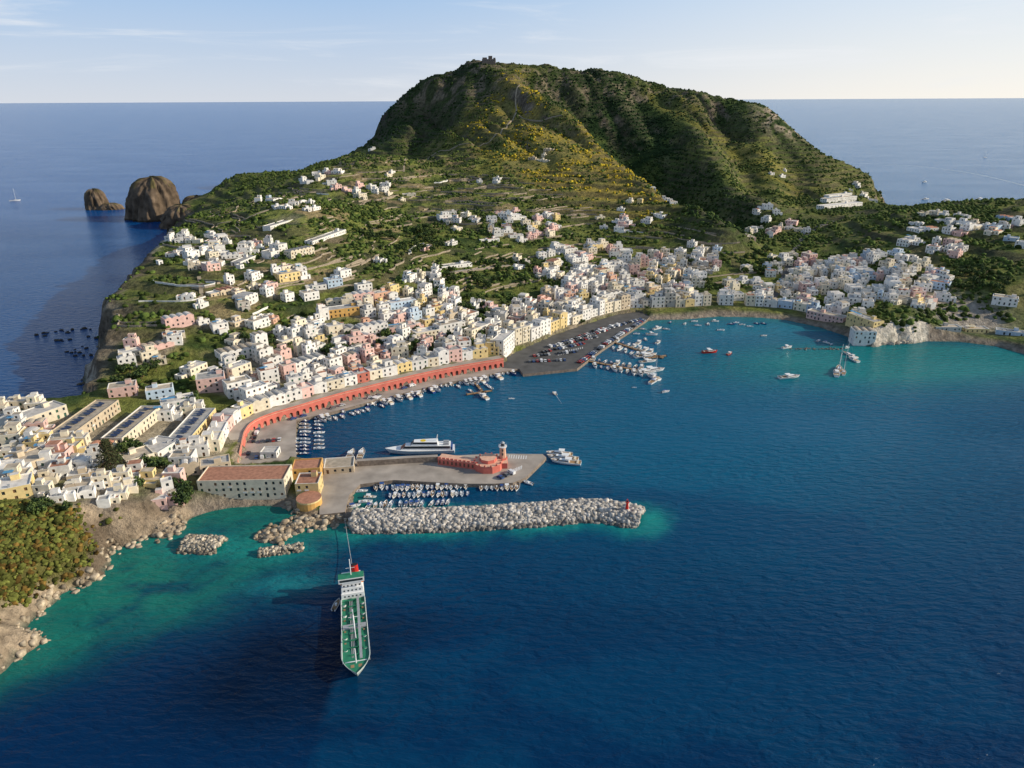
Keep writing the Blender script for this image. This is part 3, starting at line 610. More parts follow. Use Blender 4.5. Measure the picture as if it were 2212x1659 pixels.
for u,v in [(575,1158),(600,1150),(620,1140),(640,1135),(660,1135),(600,1162),(580,1148)]:
    x,y=P(u,v)
    for _ in range(16): p.append((x+rng.normal(0,2.5),y+rng.normal(0,2),.1)); rr.append(rng.uniform(.8,1.8)); cc.append(np.array((.36,.28,.19))*rng.uniform(.7,1.2))
blobs("shore_boulders",p,rr,[m_rock],np.array(cc),(CB,CF),.2)
# sea stacks
m_stack=colmat("stack_rock",.95,1.0,.10,.1,.45,1.5)
def stack(cx,cy,rx,ry,h,lean=0,seed=0,pw=.8,name="sea_stack"):
    nr,na=48,96; S_,A_=np.meshgrid(np.linspace(0,1,nr+1),np.linspace(0,2*np.pi,na,endpoint=False),indexing='ij')
    nzv=fbm(np.cos(A_)*2.2+seed+5,np.sin(A_)*2.2+S_*2.2+seed+5,1,6,seed); nz2=fbm(np.cos(A_)*7+seed+9,np.sin(A_)*7+S_*3+seed,1,4,seed+3)
    rr_=np.maximum(0,1-S_**1.9)**pw*(.62+.5*nzv+.34*(nz2-.5)); rr_[-1]=0
    V=np.stack([cx+rx*rr_*np.cos(A_)+lean*S_*rx,cy+ry*rr_*np.sin(A_),-3+(h+3)*np.sin(S_*np.pi/2)**1.15*(.92+.14*nz2)],-1).reshape(-1,3)
    g=(.045+.17*nzv)[...,None]; Cc=g*np.array((1,.74,.52)); Cc=np.where(((S_>.6)&(nz2>.58))[...,None],np.array((.13,.11,.05)),Cc); Cc=np.where((S_<.08)[...,None],Cc*.4,Cc)
    Fq=[(i*na+k,i*na+(k+1)%na,(i+1)*na+(k+1)%na,(i+1)*na+k) for i in range(nr) for k in range(na)]
    npmesh(name,V,np.array(Fq),[m_stack],Cc.reshape(-1,3),False)
x,y=P(326,476); stack(x,y+18,50,42,66,.12,1.3,.62)
x,y=P(205,453); stack(x,y+10,21,22,35,.0,4.7,.62); stack(x+26,y+5,24,18,11,0,7.1,.6)
x,y=P(392,492); stack(x,y+15,40,38,32,0,9.2,.6); x,y=P(425,474); stack(x-6,y+30,36,34,34,0,2.2,.6)
# ------------------------------------------------------------ quays
def slab(name,poly,z0,z1,mtop,mside):
    mb=MB(); mb.prism(poly,z0,z1,mside,mtop); return mb.obj(name)
slab("harbour_quay",quay_poly,-4,2.0,m_conc,m_stone)
slab("car_park_quay",park_poly,-4,2.03,m_asph,m_stone)
slab("ferry_mole",mole_poly,-4,2.06,m_conc,m_stone)
mb=MB(); mbr=MB(); top=8.0
A0=wallc; A1=offset(wallc,8.7)
for i in range(len(A0)-1):
    p0,p1=A0[i],A0[i+1]; q0,q1=A1[i],A1[i+1]
    L_=math.hypot(p1[0]-p0[0],p1[1]-p0[1]); tx,ty=(p1[0]-p0[0])/L_,(p1[1]-p0[1])/L_; nx_,ny_=ty,-tx
    tz0=top if i>5 else 2.6+(top-2.6)*(i/6.0); tz1=top if i+1>5 else 2.6+(top-2.6)*((i+1)/6.0)
    def w(s,z,d=0): return (p0[0]+tx*s-nx_*d,p0[1]+ty*s-ny_*d,z)
    if i>5:
        a,b_=L_*.24,L_*.76; r=(b_-a)/2; hz=2+2.3; arc=[((a+b_)/2-r*math.cos(math.pi*k/8),hz+r*math.sin(math.pi*k/8)) for k in range(9)]
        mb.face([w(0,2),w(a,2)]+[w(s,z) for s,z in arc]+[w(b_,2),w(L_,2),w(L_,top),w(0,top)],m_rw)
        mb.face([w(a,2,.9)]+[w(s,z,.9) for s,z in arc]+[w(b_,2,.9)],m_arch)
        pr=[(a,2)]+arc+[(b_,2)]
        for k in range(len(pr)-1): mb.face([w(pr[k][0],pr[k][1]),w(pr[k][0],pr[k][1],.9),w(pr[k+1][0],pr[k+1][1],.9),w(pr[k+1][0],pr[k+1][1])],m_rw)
    else: mb.face([w(0,2),w(L_,2),w(L_,tz1),w(0,tz0)],m_rw)
    for (d0,d1,za,zb,mm) in ((-.18,.02,-.25,.02,WM['salmon']),(-.02,.3,.02,1.0,m_rw)):
        Pp=[w(0,tz0+za,d0),w(L_,tz1+za,d0),w(L_,tz1+zb,d0),w(0,tz0+zb,d0),w(0,tz0+zb,d1),w(L_,tz1+zb,d1),w(L_,tz1+za,d1),w(0,tz0+za,d1)]
        mb.face(Pp[:4],mm); mb.face([Pp[3],Pp[2],Pp[5],Pp[4]],mm if mm!=m_rw else WM['salmon']); mb.face([Pp[4],Pp[5],Pp[6],Pp[7]],mm)
    mbr.face([(p0[0],p0[1],tz0),(p1[0],p1[1],tz1),(q1[0],q1[1],tz1),(q0[0],q0[1],tz0)],m_conc)
    mbr.face([(q0[0],q0[1],tz0),(q1[0],q1[1],tz1),(q1[0],q1[1],0),(q0[0],q0[1],0)],m_stone)
mb.obj("arcaded_harbour_wall"); mbr.obj("promenade_road")
def strip(name,px,width,z0,z1,m,mtp=None,z=2.06):
    pts=[P(u,v,z) for u,v in px]; o=offset(pts,width); return slab(name,pts+o[::-1],z0,z1,mtp or m,m)
strip("mole_parapet_wall",[(772,1008),(880,1001),(946,998)],2.5,2.0,5.2,m_stone,m_conc)
mb=MB()
a=P(946,1004,2); b_=P(1035,1016,2); pts=[a,b_]; o=offset(pts,6.0)
mb.prism(pts+o[::-1],2,5.6,m_rw,WM['salmon'])
cx,cy=P(1054,1022,2); cy+=6.5
mb.cyl(cx,cy,7.8,2,5.8,m_rw,WM['salmon'],10,.97); mb.cyl(cx,cy+.5,4.6,5.8,7.6,m_rw,WM['salmon'],8,.97)
mb.box(cx+3,cx+10,cy-2,cy+5,2.01,5.2,m_rw,WM['salmon'])
for k in range(14):
    an=2*math.pi*k/14; mb.box(cx+7.1*math.cos(an)-.4,cx+7.1*math.cos(an)+.4,cy+7.1*math.sin(an)-.4,cy+7.1*math.sin(an)+.4,5.8,6.6,m_rw)
for k in range(10):
    t=(k+.5)/10; xx=a[0]+(b_[0]-a[0])*t; yy=a[1]+(b_[1]-a[1])*t
    mb.box(xx-.5,xx+.5,yy-.12,yy+.3,3,4.8,m_arch); mb.box(xx-1,xx+.6,yy+.4,yy+1,5.61,6.3,m_rw)
mb.obj("mole_fort_building")
mb=MB(); cx,cy=P(1086,1012,2); cy+=5
mb.cyl(cx,cy,2.6,2,6,m_rw,m_rw,8,.95); mb.cyl(cx,cy,1.8,6,12.2,WM['salmon'],m_white,8,.85); mb.cyl(cx,cy,2.2,12.2,12.6,m_white,m_white,16)
for k in range(12):
    an=2*math.pi*k/12; mb.tube((cx+2.1*math.cos(an),cy+2.1*math.sin(an),12.6),(cx+2.1*math.cos(an),cy+2.1*math.sin(an),13.5),.05,m_white,4)
mb.cyl(cx,cy,1.0,12.6,14.4,m_win,m_white,10); mb.cyl(cx,cy,1.2,14.4,15.3,m_grey,m_grey,10,.1)
for zz in (8,10.2): mb.box(cx-.35,cx+.35,cy-2.0,cy-1.4,zz,zz+1.2,m_win)
mb.obj("lighthouse")
mb=MB(); cx,cy=P(1354,1102,4)
mb.cyl(cx,cy,1.6,3.4,4.6,m_white,m_white,12); mb.cyl(cx,cy,.8,4.6,8.2,m_red,m_red,10,.6); mb.cyl(cx,cy,.9,8.2,8.4,m_red,m_red,12); mb.cyl(cx,cy,.45,8.4,9.4,m_win,m_red,8); mb.tube((cx,cy,9.4),(cx,cy,10.2),.06,m_red,4)
mb.obj("harbour_beacon")
bar("bastion_house",(632,1040),(694,1036),11,2,'ochre',3,zt=3.0,hut=False)
bar("bastion_house",(640,1072),(690,1070),11,2,'yellow',3,zt=3.0)
mb=MB(); cx,cy=P(664,1098,2); cy+=4; poly=[(cx+6*math.cos(t),cy+6*math.sin(t)) for t in [2*math.pi*k/22 for k in range(22)]]
mb.prism(poly,0,4.8,WM['ochre'],m_roofs[2],.96); mb.prism([(cx+(p_[0]-cx)*.98,cy+(p_[1]-cy)*.98) for p_ in poly],4.8,5.6,WM['yellow'],m_roofs[3],1.0)
mb.obj("round_bastion")
bar("harbour_office",(700,1025),(765,1020),11,1,'tan',2,zt=2.1,hut=False)
def pier(a,b_,w,name="wooden_pier"):
    pa=P(*a);pb=P(*b_); mb=MB(); o1=offset([pa,pb],w/2); o2=offset([pa,pb],-w/2); mb.prism([o2[0],o2[1],o1[1],o1[0]],.55,.95,m_teak)
    L_=math.hypot(pb[0]-pa[0],pb[1]-pa[1]); n=int(L_/5)+1
    for k in range(n+1):
        for o in (o1,o2):
            x=o[0][0]+(o[1][0]-o[0][0])*k/n; y=o[0][1]+(o[1][1]-o[0][1])*k/n; mb.tube((x,y,-2),(x,y,1.8),.18,m_wood,5)
    mb.obj(name)
for a,b_ in [((1272,782),(1400,806)),((1318,738),(1432,775)),((1018,820),(1044,850)),((1008,854),(1062,846)),((1395,776),(1438,770))]: pier(a,b_,2.2 if a[0]>1100 else 1.6)
# ------------------------------------------------------------ boats
def hull(mb,L_,B,Hh,m,md,draft=.6,s0=.45,stern=.82,sheer=.35,inset=.88,n=14,well=.35):
    st=[]
    for i in range(n+1):
        s=i/n; w=B/2*((stern+(1-stern)*min(1,s/s0)) if s<s0 else max(.02,1-((s-s0)/(1-s0))**2.2)); h=Hh*(1+sheer*s*s)
        xx=-L_/2+L_*s; k=xx-(L_*.06*s*s)
        st.append([(k,0,-draft*(1-s**4)),(k,-w*.72,.02+.15*s),(xx,-w,h),(xx,-w*inset,h),(xx,-w*inset,h-well),(xx,w*inset,h-well),(xx,w*inset,h),(xx,w,h),(k,w*.72,.02+.15*s)])
    for a,b_ in zip(st[:-1],st[1:]):
        for k in range(9):
            j=(k+1)%9; mb.face([a[k],b_[k],b_[j],a[j]],md if k==4 else m)
    mb.face([st[0][k] for k in (0,1,2,7,8)],m)
    return st
def cabin(mb,x0,x1,w0,w1,z0,z1,m,mt=None,band=None,rake=.5):
    mb.face([(x0,-w0,z0),(x1,-w1,z0),(x1-rake,-w1*.86,z1),(x0+.1,-w0*.9,z1)],m); mb.face([(x1,-w1,z0),(x1,w1,z0),(x1-rake,w1*.86,z1),(x1-rake,-w1*.86,z1)],band or m)
    mb.face([(x1,w1,z0),(x0,w0,z0),(x0+.1,w0*.9,z1),(x1-rake,w1*.86,z1)],m); mb.face([(x0,w0,z0),(x0,-w0,z0),(x0+.1,-w0*.9,z1),(x0+.1,w0*.9,z1)],m)
    mb.face([(x0+.1,-w0*.9,z1),(x1-rake,-w1*.86,z1),(x1-rake,w1*.86,z1),(x0+.1,w0*.9,z1)],mt or m)
    if band:
        zc=z0+(z1-z0)*.45; e=.03
        for s in(-1,1): mb.face([(x0+.4,s*(w0*.965+e),zc),(x1-.5*rake-.1,s*(w1*.95+e),zc),(x1-.9*rake-.1,s*(w1*.885+e),z1-.12),(x0+.4,s*(w0*.91+e),z1-.12)],band)
def open_boat(hm,im,L_=6.2,cov=None):
    mb=MB(); hull(mb,L_,L_*.36,.75,hm,im)
    for x in (-L_*.25,0,L_*.2): mb.box(x-.15,x+.15,-L_*.14,L_*.14,.45,.62,m_teak)
    mb.box(-L_*.12,L_*.03,-.35,.35,.4,1.25,m_white); mb.box(-L_*.55,-L_*.49,-.22,.22,.1,1.25,m_dark)
    if cov:
        mb.face([(-L_*.3,-L_*.15,1.9),(L_*.05,-L_*.15,1.9),(L_*.05,L_*.15,1.9),(-L_*.3,L_*.15,1.9)],cov)
        for s in(-1,1): mb.tube((-L_*.12,s*L_*.15,.7),(-L_*.12,s*L_*.15,1.9),.04,m_grey,4)
    return mb
def motor(L_=10,hm=None):
    mb=MB(); hm=hm or m_white; hull(mb,L_,L_*.32,1.25,hm,m_teak,.7,.5,.9,.4,.9,14,.2)
    cabin(mb,-L_*.12,L_*.28,L_*.12,L_*.07,1.1,2.2,m_white,m_white,m_win,1.2); mb.box(-L_*.2,L_*.02,-L_*.1,L_*.1,2.9,3.0,m_white)
    for s in(-1,1): mb.tube((-L_*.18,s*L_*.09,1.2),(-L_*.12,s*L_*.09,2.9),.06,m_grey,4)
    mb.box(-L_*.42,-L_*.36,-L_*.1,L_*.1,1.0,1.5,WM['cream']); mb.box(L_*.3,L_*.38,-.4,.4,1.3,1.6,m_white)
    return mb
def sailer(L_=14):
    mb=MB(); hull(mb,L_,L_*.28,1.3,m_white,m_teak,1.2,.45,.75,.3,.92,16,.1); cabin(mb,-L_*.1,L_*.22,L_*.09,L_*.05,1.2,1.9,m_white,m_white,m_win,.8)
    mb.tube((L_*.08,0,1.2),(L_*.08,0,L_*1.25),.16,m_white,6,.1); mb.tube((L_*.08,0,2.6),(-L_*.32,0,2.7),.2,m_hblue,6)
    mb.tube((L_*.5,0,1.8),(L_*.08,0,L_*1.2),.05,m_grey,4); mb.tube((-L_*.48,0,1.3),(L_*.08,0,L_*1.24),.04,m_grey,4)
    for s in (-1,1): mb.tube((L_*.05,s*L_*.13,1.3),(L_*.08,0,L_*.9),.03,m_grey,4)
    return mb
OB=[open_boat(m_white,m_white).mesh("open_boat"),open_boat(m_white,WM['blue']).mesh("open_boat"),open_boat(m_white,m_teak,6.6).mesh("open_boat"),open_boat(m_hblue,m_white).mesh("open_boat"),open_boat(m_white,WM['cream'],6.4,m_white).mesh("open_boat"),open_boat(WM['blue'],m_white,5.8).mesh("open_boat"),open_boat(m_white,m_white,6.5,m_hblue).mesh("open_boat")]
MBt=[motor(10).mesh("motorboat"),motor(12).mesh("motorboat"),motor(9,m_hblue).mesh("motorboat"),motor(16).mesh("motor_yacht")]
SB=sailer(14).mesh("sailing_yacht")
RT=motor(10,m_red).mesh("red_workboat")
def boat(me,x,y,r,name=None,s=1): return put(me,name or me.name.split('.')[0],(x,y,0),r,s)
def rb(u,v,r,kind=0,jr=.12,s=1):
    x,y=P(u,v); me=rg.choice(OB) if kind==0 else (MBt[kind-1] if kind<5 else (SB if kind==5 else RT))
    return boat(me,x,y,r+rg.gauss(0,jr),None,s*rg.uniform(.85,1.1))
for k in range(17): rb(838+k*10.6+rg.uniform(-2,2),1056-k*.25+rg.uniform(-1.5,1.5),-1.57,0,.12,.92)
for k in range(17): rb(842+k*10.4+rg.uniform(-2,2),1072-k*.3+rg.uniform(-1.5,1.5),-1.57,0,.12,.88)
for k in range(16):
    if k not in (5,11): rb(800+k*11.2+rg.uniform(-2,2),1092-k*.4+rg.uniform(-1.5,1.5),1.5,0,.16,.92)
for k in range(8): rb(1040+k*11,1055,-1.57,0,.1,1)
for u,v,r in [(782,1062,.2),(800,1075,0),(790,1085,.3),(812,1056,-1.4),(825,1053,-1.5),(770,1055,1.2),(1140,1044,2.6),(765,1095,.5),(775,1050,.8)]: rb(u,v,r)
for k in range(11):
    rb(660,903+k*7.8,0,0,.15,1.1)
    if k<9: rb(690,903+k*8.3,0,rg.choice([0,0,0,1]),.2,1)
    if k>5: rb(640,903+k*7.8,0,0,.15,.9)
qq=resample([P(u,v,0) for u,v in quay_px],3.4)
for i in range(3,len(qq)-2):
    a,b_=qq[i],qq[i+1]; r=math.atan2(b_[1]-a[1],b_[0]-a[0]); nx_,ny_=math.sin(r),-math.cos(r)
    big=rg.random()<.38; me=rg.choice(MBt[:3]) if big else rg.choice(OB); d=8.5 if big else rg.choice([5,5,12])
    boat(me,a[0]+nx_*d,a[1]+ny_*d,r-math.pi/2+rg.gauss(0,.1)+(math.pi if rg.random()<.4 else 0))
rb(758,985,1.5,2,.05);rb(781,983,1.5,2,.05); rb(815,865,1.0,4);rb(775,865,-.9,3)
for u,v,k in [(1023,822,0),(1030,833,0),(1037,842,0),(1044,858,2),(1016,845,0),(1050,832,0),(1058,838,0)]: rb(u,v,2.2,k)
for k in range(9): rb(1282+k*13,777+k*2.3,1.2,rg.choice([0,0,1]),.15)
for k in range(8): rb(1285+k*14,792+k*2.5,-1.5,rg.choice([0,0,1]),.15)
for k in range(8): rb(1322+k*12,733+k*4,1.0,rg.choice([0,1,1]),.15)
for k in range(7): rb(1312+k*13,748+k*4,-1.9,rg.choice([0,1,1]),.15)
for u,v,r,k,s in [(1395,770,.3,4,1.1),(1400,782,.3,4,1.0),(1408,802,.2,4,1.15),(1410,816,2.2,2,1.2),(1414,824,.9,5,.95),(1395,806,.2,4,1),(1705,816,.15,4,1.0),(1812,800,1.2,5,1.15),(1806,808,1.2,2,1.2),(1822,806,1.1,5,.8),(1840,770,2.0,4,.7),(1832,766,1.9,5,.7),(1843,778,1.8,2,1),
   (1215,992,2.9,4,1.0),(1222,1000,2.9,4,1.0),(1208,984,3.0,2,1.1),(1533,762,.1,6,1.1),(1576,765,.8,6,.7),(1438,847,.4,0,1),(1198,851,1.9,0,.9),(1105,862,0,0,.6),(1370,838,0,0,.6),(1525,678,.2,2,1),(1422,741,1,1,.9)]: rb(u,v,r,k,.03,s)
for u,v in [(1420,711),(1440,712),(1395,735),(1408,724),(1380,742),(1500,695),(1530,701),(1557,714),(1580,701),(1590,698),(1603,702),(1620,706),(1635,700),(1650,700),(1650,726),(1768,737),(1785,741),(1795,745),(1830,752),(1700,752),(1480,700),(1448,697),(1350,720),(1365,712),(1375,722),(1340,728),(1390,712),(1545,695),(1508,704)]: rb(u,v,rg.uniform(-1,1),rg.choice([0,0,0,1]),.3,.95)
for u,v,k in [(2128,341,5),(33,434,5),(2000,431,4),(2045,434,4),(2117,430,4),(1998,394,2)]: rb(u,v,.5,k,.1,1.3)
# tanker
def tanker():
    mb=MB(); Ln=78; B=11.5; hull(mb,Ln,B,4.2,m_hull,m_green,3,.82,.86,.35,.93,40,.7)
    hz=3.6
    mb.box(-36,-21,-4.9,4.9,hz,hz+3,m_white); mb.box(-35,-22,-4.6,4.6,hz+3,hz+5.8,m_white); mb.box(-33,-23,-4.2,4.2,hz+5.8,hz+8.4,m_white); mb.box(-28,-22.6,-5.6,5.6,hz+8.4,hz+11,m_white,m_green)
    mb.box(-22.58,-22.45,-5.0,5.0,hz+9.2,hz+10.4,m_win)
    for z in (hz+1.2,hz+4.0,hz+6.7):
        for y in (-3.4,-1.7,0,1.7,3.4): mb.box(-22.2 if z>hz+3 else -21.2,-20.93 if z<hz+3 else -21.9,y-.35,y+.35,z,z+.8,m_win)
    mb.cyl(-32,1.8,1.7,hz+8.4,hz+13,m_red,m_dark,12,.85); mb.box(-37.5,-34,-3.5,3.5,hz+3,hz+3.5,m_green)
    mb.tube((-26,0,hz+11),(-26,0,hz+20),.22,m_white,6); mb.tube((-26,-2,hz+15),(-26,2,hz+15),.1,m_white,4)
    for s in(-1,1):
        mb.tube((-31,s*4.4,hz+6.3),(-26,s*4.4,hz+6.3),.9,m_orange,8)
        for k in range(26):
            x=-19+k*2.0
            if x<30: mb.tube((x,s*5.25,hz),(x,s*5.25,hz+1.2),.06,m_white,4)
        mb.tube((-19,s*5.25,hz+1.2),(30,s*5.25,hz+1.2),.07,m_white,4)
    for y in(-1.5,-.9,-.3,.3,.9): mb.tube((-19,y,hz+.9),(27,y,hz+.9),.16,m_grey if y<0 else m_green,5)
    mb.box(-20,29,1.5,2.6,hz+1.7,hz+1.9,m_grey)
    for k in range(9): mb.box(-18+k*5.4,-17.7+k*5.4,-2.2,2.8,hz,hz+1.68,m_green)
    for k in range(5):
        for y in (-3.9,3.9): mb.cyl(-15+k*9,y,.8,hz,hz+1.1,m_white,m_green,8); mb.box(-12+k*9,-11+k*9,y-.4,y+.4,hz,hz+.7,m_teak)
    mb.box(2,5,-4.8,4.8,hz,hz+1.3,m_grey)
    mb.tube((6,0,hz),(6,0,hz+9),.3,m_white,6); mb.tube((6,0,hz+8.5),(-6,-.5,hz+4),.2,m_white,5); mb.tube((6,0,hz+8.5),(17,.5,hz+4),.2,m_white,5); mb.tube((6,-2,hz+8),(6,2,hz+8),.15,m_white,5)
    mb.tube((31,0,hz),(31,0,hz+9),.25,m_white,6)
    mb.box(29.5,30,-4.2,4.2,hz,hz+1.2,m_white)
    for y in(-1.5,1.5): mb.box(32,34,y-.7,y+.7,hz,hz+1.2,m_teak); mb.cyl(35.5,y*.4,.4,hz,hz+.9,m_grey)
    return mb
xs_,ys_=P(762,1263); xb_,yb_=P(773,1476)
r=math.atan2(yb_-ys_,xb_-xs_); Lr=math.hypot(yb_-ys_,xb_-xs_); ot=tanker().obj("tanker_ship",((xs_+xb_)/2,(ys_+yb_)/2,0),r); ot.scale=(Lr/78,.86,.78)
mb=MB(); p0=(xs_+.5,ys_+1,3.5); p1=(P(745,1125,2)[0],P(745,1125,2)[1],2.3)
prev=p0
for k in range(1,13):
    t=k/12; c_=(p0[0]+(p1[0]-p0[0])*t,p0[1]+(p1[1]-p0[1])*t,p0[2]+(p1[2]-p0[2])*t-6*t*(1-t)*.5); mb.tube(prev,c_,.12,m_grey,4); prev=c_
mb.obj("mooring_line"); rb(727,1308,1.57,0)
# fast ferry
mb=MB(); Lf=38; hull(mb,Lf,8,2.4,m_white,m_white,.8,.55,.95,.25,.96,24,.05)
cabin(mb,-17,11,3.5,2.4,2.3,4.9,m_white,m_white,m_win,3.2); cabin(mb,-10,5,2.7,2.0,4.9,7.0,m_white,m_white,m_win,2.0)
mb.cyl(0-2,0,1.5,7.0,7.06,m_yel,m_yel,16); mb.tube((-9,0,6),(-10,0,10.5),.2,m_white,5); mb.box(-18,-17.1,-3.2,3.2,2.4,4.2,m_hblue)
for s in(-1,1): mb.box(-16,-13,s*1.5-.6,s*1.5+.6,4.9,6.0,m_grey)
a=P(832,984);b_=P(980,980); mb.obj("fast_ferry",((a[0]+b_[0])/2,(a[1]+b_[1])/2+3,0),math.atan2(a[1]-b_[1],a[0]-b_[0]))
m_foam=mat("foam",(.55,.62,.66),.6,.3,.05)
mb=MB()
pts=smooth([P(u,v,0) for u,v in [(1835,352),(1950,356),(2080,370),(2180,392),(2300,425)]],2); o1=offset(pts,3)
for i in range(len(pts)-1): mb.face([(pts[i][0],pts[i][1],.05),(pts[i+1][0],pts[i+1][1],.05),(o1[i+1][0],o1[i+1][1],.05),(o1[i][0],o1[i][1],.05)],m_foam)
mb.obj("boat_wake")
mb=MB(); a=P(1200,853);b_=P(1216,876); o1=offset([a,b_],.3); mb.face([(a[0],a[1],.03),(b_[0],b_[1],.03),(o1[0][0],o1[0][1],.03)],m_foam); mb.obj("boat_wake")
# ------------------------------------------------------------ cars
def car(m,van=False):
    mb=MB(); L_,W=4.2,1.75
    prof=[(-2.1,.35),(2.1,.35),(2.1,.75),(1.15,.95),(.6,1.42),(-1.1,1.46),(-1.9,1.0),(-2.1,.9)] if not van else [(-2.4,.35),(2.3,.35),(2.3,1.0),(1.6,1.2),(1.2,1.95),(-2.4,2.0)]
    w=W/2
    mb.face([(x,-w,z) for x,z in prof],m); mb.face([(x,w,z) for x,z in prof][::-1],m)
    for i in range(len(prof)):
        a,b_=prof[i],prof[(i+1)%len(prof)]
        gl=(i in (3,5)) if not van else i==3
        mb.face([(a[0],-w,a[1]),(a[0],w,a[1]),(b_[0],w,b_[1]),(b_[0],-w,b_[1])],m_win if gl else m)
    for s in(-1,1):
        mb.face([(x,s*(w+.01),z) for x,z in ([(.95,.98),(.5,1.36),(-1.0,1.38),(-1.5,1.0)] if not van else [(1.35,1.2),(1.1,1.8),(.2,1.8),(.2,1.2)])],m_win)
        for x in(-1.3,1.3): mb.tube((x,s*(w-.2),.34),(x,s*(w+.03),.34),.34,m_dark,10)
    return mb
cm=[mat("car_paint_"+n_,c_,.3,.05,.5,0,0,0,.5) for n_,c_ in [('white',(.75,.75,.75)),('silver',(.45,.46,.48)),('black',(.02,.02,.025)),('red',(.4,.03,.02)),('blue',(.04,.09,.25)),('grey',(.15,.15,.16))]]
CM=[car(m_).mesh("parked_car") for m_ in cm]+[car(cm[0],True).mesh("parked_van")]
def carrow(a,b_,z,sp=2.7,perp=True,gap=.15):
    pa=P(a[0],a[1],z);pb=P(b_[0],b_[1],z); L_=math.hypot(pb[0]-pa[0],pb[1]-pa[1]); r=math.atan2(pb[1]-pa[1],pb[0]-pa[0]); n=int(L_/sp)
    for k in range(n):
        if rg.random()<gap: continue
        t=(k+.5)/n; me=rg.choice(CM); put(me,me.name.split('.')[0],(pa[0]+(pb[0]-pa[0])*t,pa[1]+(pb[1]-pa[1])*t,z),r+(math.pi/2 if perp else 0)+rg.gauss(0,.03))
for a,b_ in [((1140,782),(1240,778)),((1150,770),(1250,760)),((1170,762),(1262,742)),((1185,750),(1290,728)),((1210,742),(1310,714)),((1250,728),(1350,700)),((1280,716),(1385,690)),((1250,785),(1300,750)),((1305,745),(1390,692))]: carrow(a,b_,2.04)
carrow((535,985),(560,925),2.01,5,False,.3); carrow((548,990),(600,985),2.01); carrow((560,955),(610,950),2.01); carrow((600,915),(900,832),2.01,6,False,.45); carrow((1075,1035),(1110,1020),2.07,2.8)
m_mark=mat("road_marking",(.7,.7,.68),.7)
mb=MB()
for a,b_ in [((1225,760),(1262,752)),((1205,768),(1235,762)),((1098,990),(1140,992)),((1100,1024),(1128,1012))]:
    z=2.075 if a[1]>900 else 2.045; pa=P(a[0],a[1],z);pb=P(b_[0],b_[1],z)
    for k in range(8):
        t=k/8; x=pa[0]+(pb[0]-pa[0])*t; y=pa[1]+(pb[1]-pa[1])*t; mb.face([(x,y,z),(x+.5,y,z),(x+.9,y+4,z),(x+.4,y+4,z)],m_mark)
mb.obj("road_markings")
bar("harbour_kiosk",(563,990),(598,990),7,1,'white',0,zt=2.02,hut=False)
# ------------------------------------------------------------ paths
def drape(name,px,w,m,lift=.4):
    pts=resample(smooth([T(*p_) for p_ in px],2),4); l=offset(pts,w/2); r_=offset(pts,-w/2); mb=MB()
    zs=[max(H(*pts[i]),H(*l[i]),H(*r_[i]))+lift for i in range(len(pts))]
    for i in range(len(pts)-1):
        mb.face([(r_[i][0],r_[i][1],zs[i]),(r_[i+1][0],r_[i+1][1],zs[i+1]),(l[i+1][0],l[i+1][1],zs[i+1]),(l[i][0],l[i][1],zs[i])],m)
        for s in (l,r_): mb.face([(s[i][0],s[i][1],zs[i]),(s[i+1][0],s[i+1][1],zs[i+1]),(s[i+1][0],s[i+1][1],zs[i+1]-2.5),(s[i][0],s[i][1],zs[i]-2.5)],m_drystone)
    mb.obj(name)
m_path=mat("path_earth",(.36,.29,.20),.95,.3,.2)
drape("hill_path",[(1122,185),(1112,215),(1118,245),(1095,268),(1080,290),(1010,315),(940,332),(885,345),(872,372)],2.6,m_path)
drape("hill_path",[(1118,250),(1180,262),(1215,250)],2.4,m_path)
drape("hill_path",[(470,485),(540,470),(600,447),(640,425)],3.5,m_path)
drape("hill_road",[(1800,478),(1750,500),(1722,530),(1705,570),(1690,610),(1670,645)],6,m_asph)
drape("hill_road",[(905,600),(960,590),(1030,584),(1100,575)],5,m_conc)
drape("hill_path",[(600,600),(640,590),(700,575),(760,560)],3,m_path)
drape("hill_path",[(430,600),(438,640),(425,670)],3,m_path)
# dry stone walls that follow the contours
mb=MB(); wallreg=[T(*p) for p in [(430,480),(650,400),(860,340),(1100,370),(1500,500),(1900,560),(2100,560),(2000,620),(1300,660),(1080,640),(800,640),(500,760),(300,740),(420,620)]]
xs=[q_[0] for q_ in wallreg]; ys=[q_[1] for q_ in wallreg]; cnt=0
for _ in range(1200):
    if cnt>240: break
    x=rg.uniform(min(xs),max(xs)); y=rg.uniform(min(ys),max(ys))
    if not bool(inpoly(x,y,wallreg)): continue
    pts=[]
    for k in range(rg.randint(6,20)):
        if not free(x,y,1.0) or H(x,y)<6: break
        pts.append((x,y)); e=5; a=H(x+e,y)-H(x-e,y); b_=H(x,y+e)-H(x,y-e); l=math.hypot(a,b_)+1e-6; x+=-b_/l*4; y+=a/l*4
    if len(pts)<4: continue
    cnt+=1; hh=rg.uniform(1.0,1.7); m_=m_drystone if rg.random()<.96 else WM['white']; o=offset(pts,.45)
    for i in range(len(pts)-1):
        z0,z1=H(*pts[i])+hh,H(*pts[i+1])+hh
        A=[(pts[i][0],pts[i][1],z0),(pts[i+1][0],pts[i+1][1],z1),(o[i+1][0],o[i+1][1],z1),(o[i][0],o[i][1],z0)]
        mb.face(A,m_); mb.face([A[0],A[1],(A[1][0],A[1][1],z1-4),(A[0][0],A[0][1],z0-4)],m_); mb.face([A[3],A[2],(A[2][0],A[2][1],z1-4),(A[3][0],A[3][1],z0-4)],m_)
mb.obj("terrace_walls")
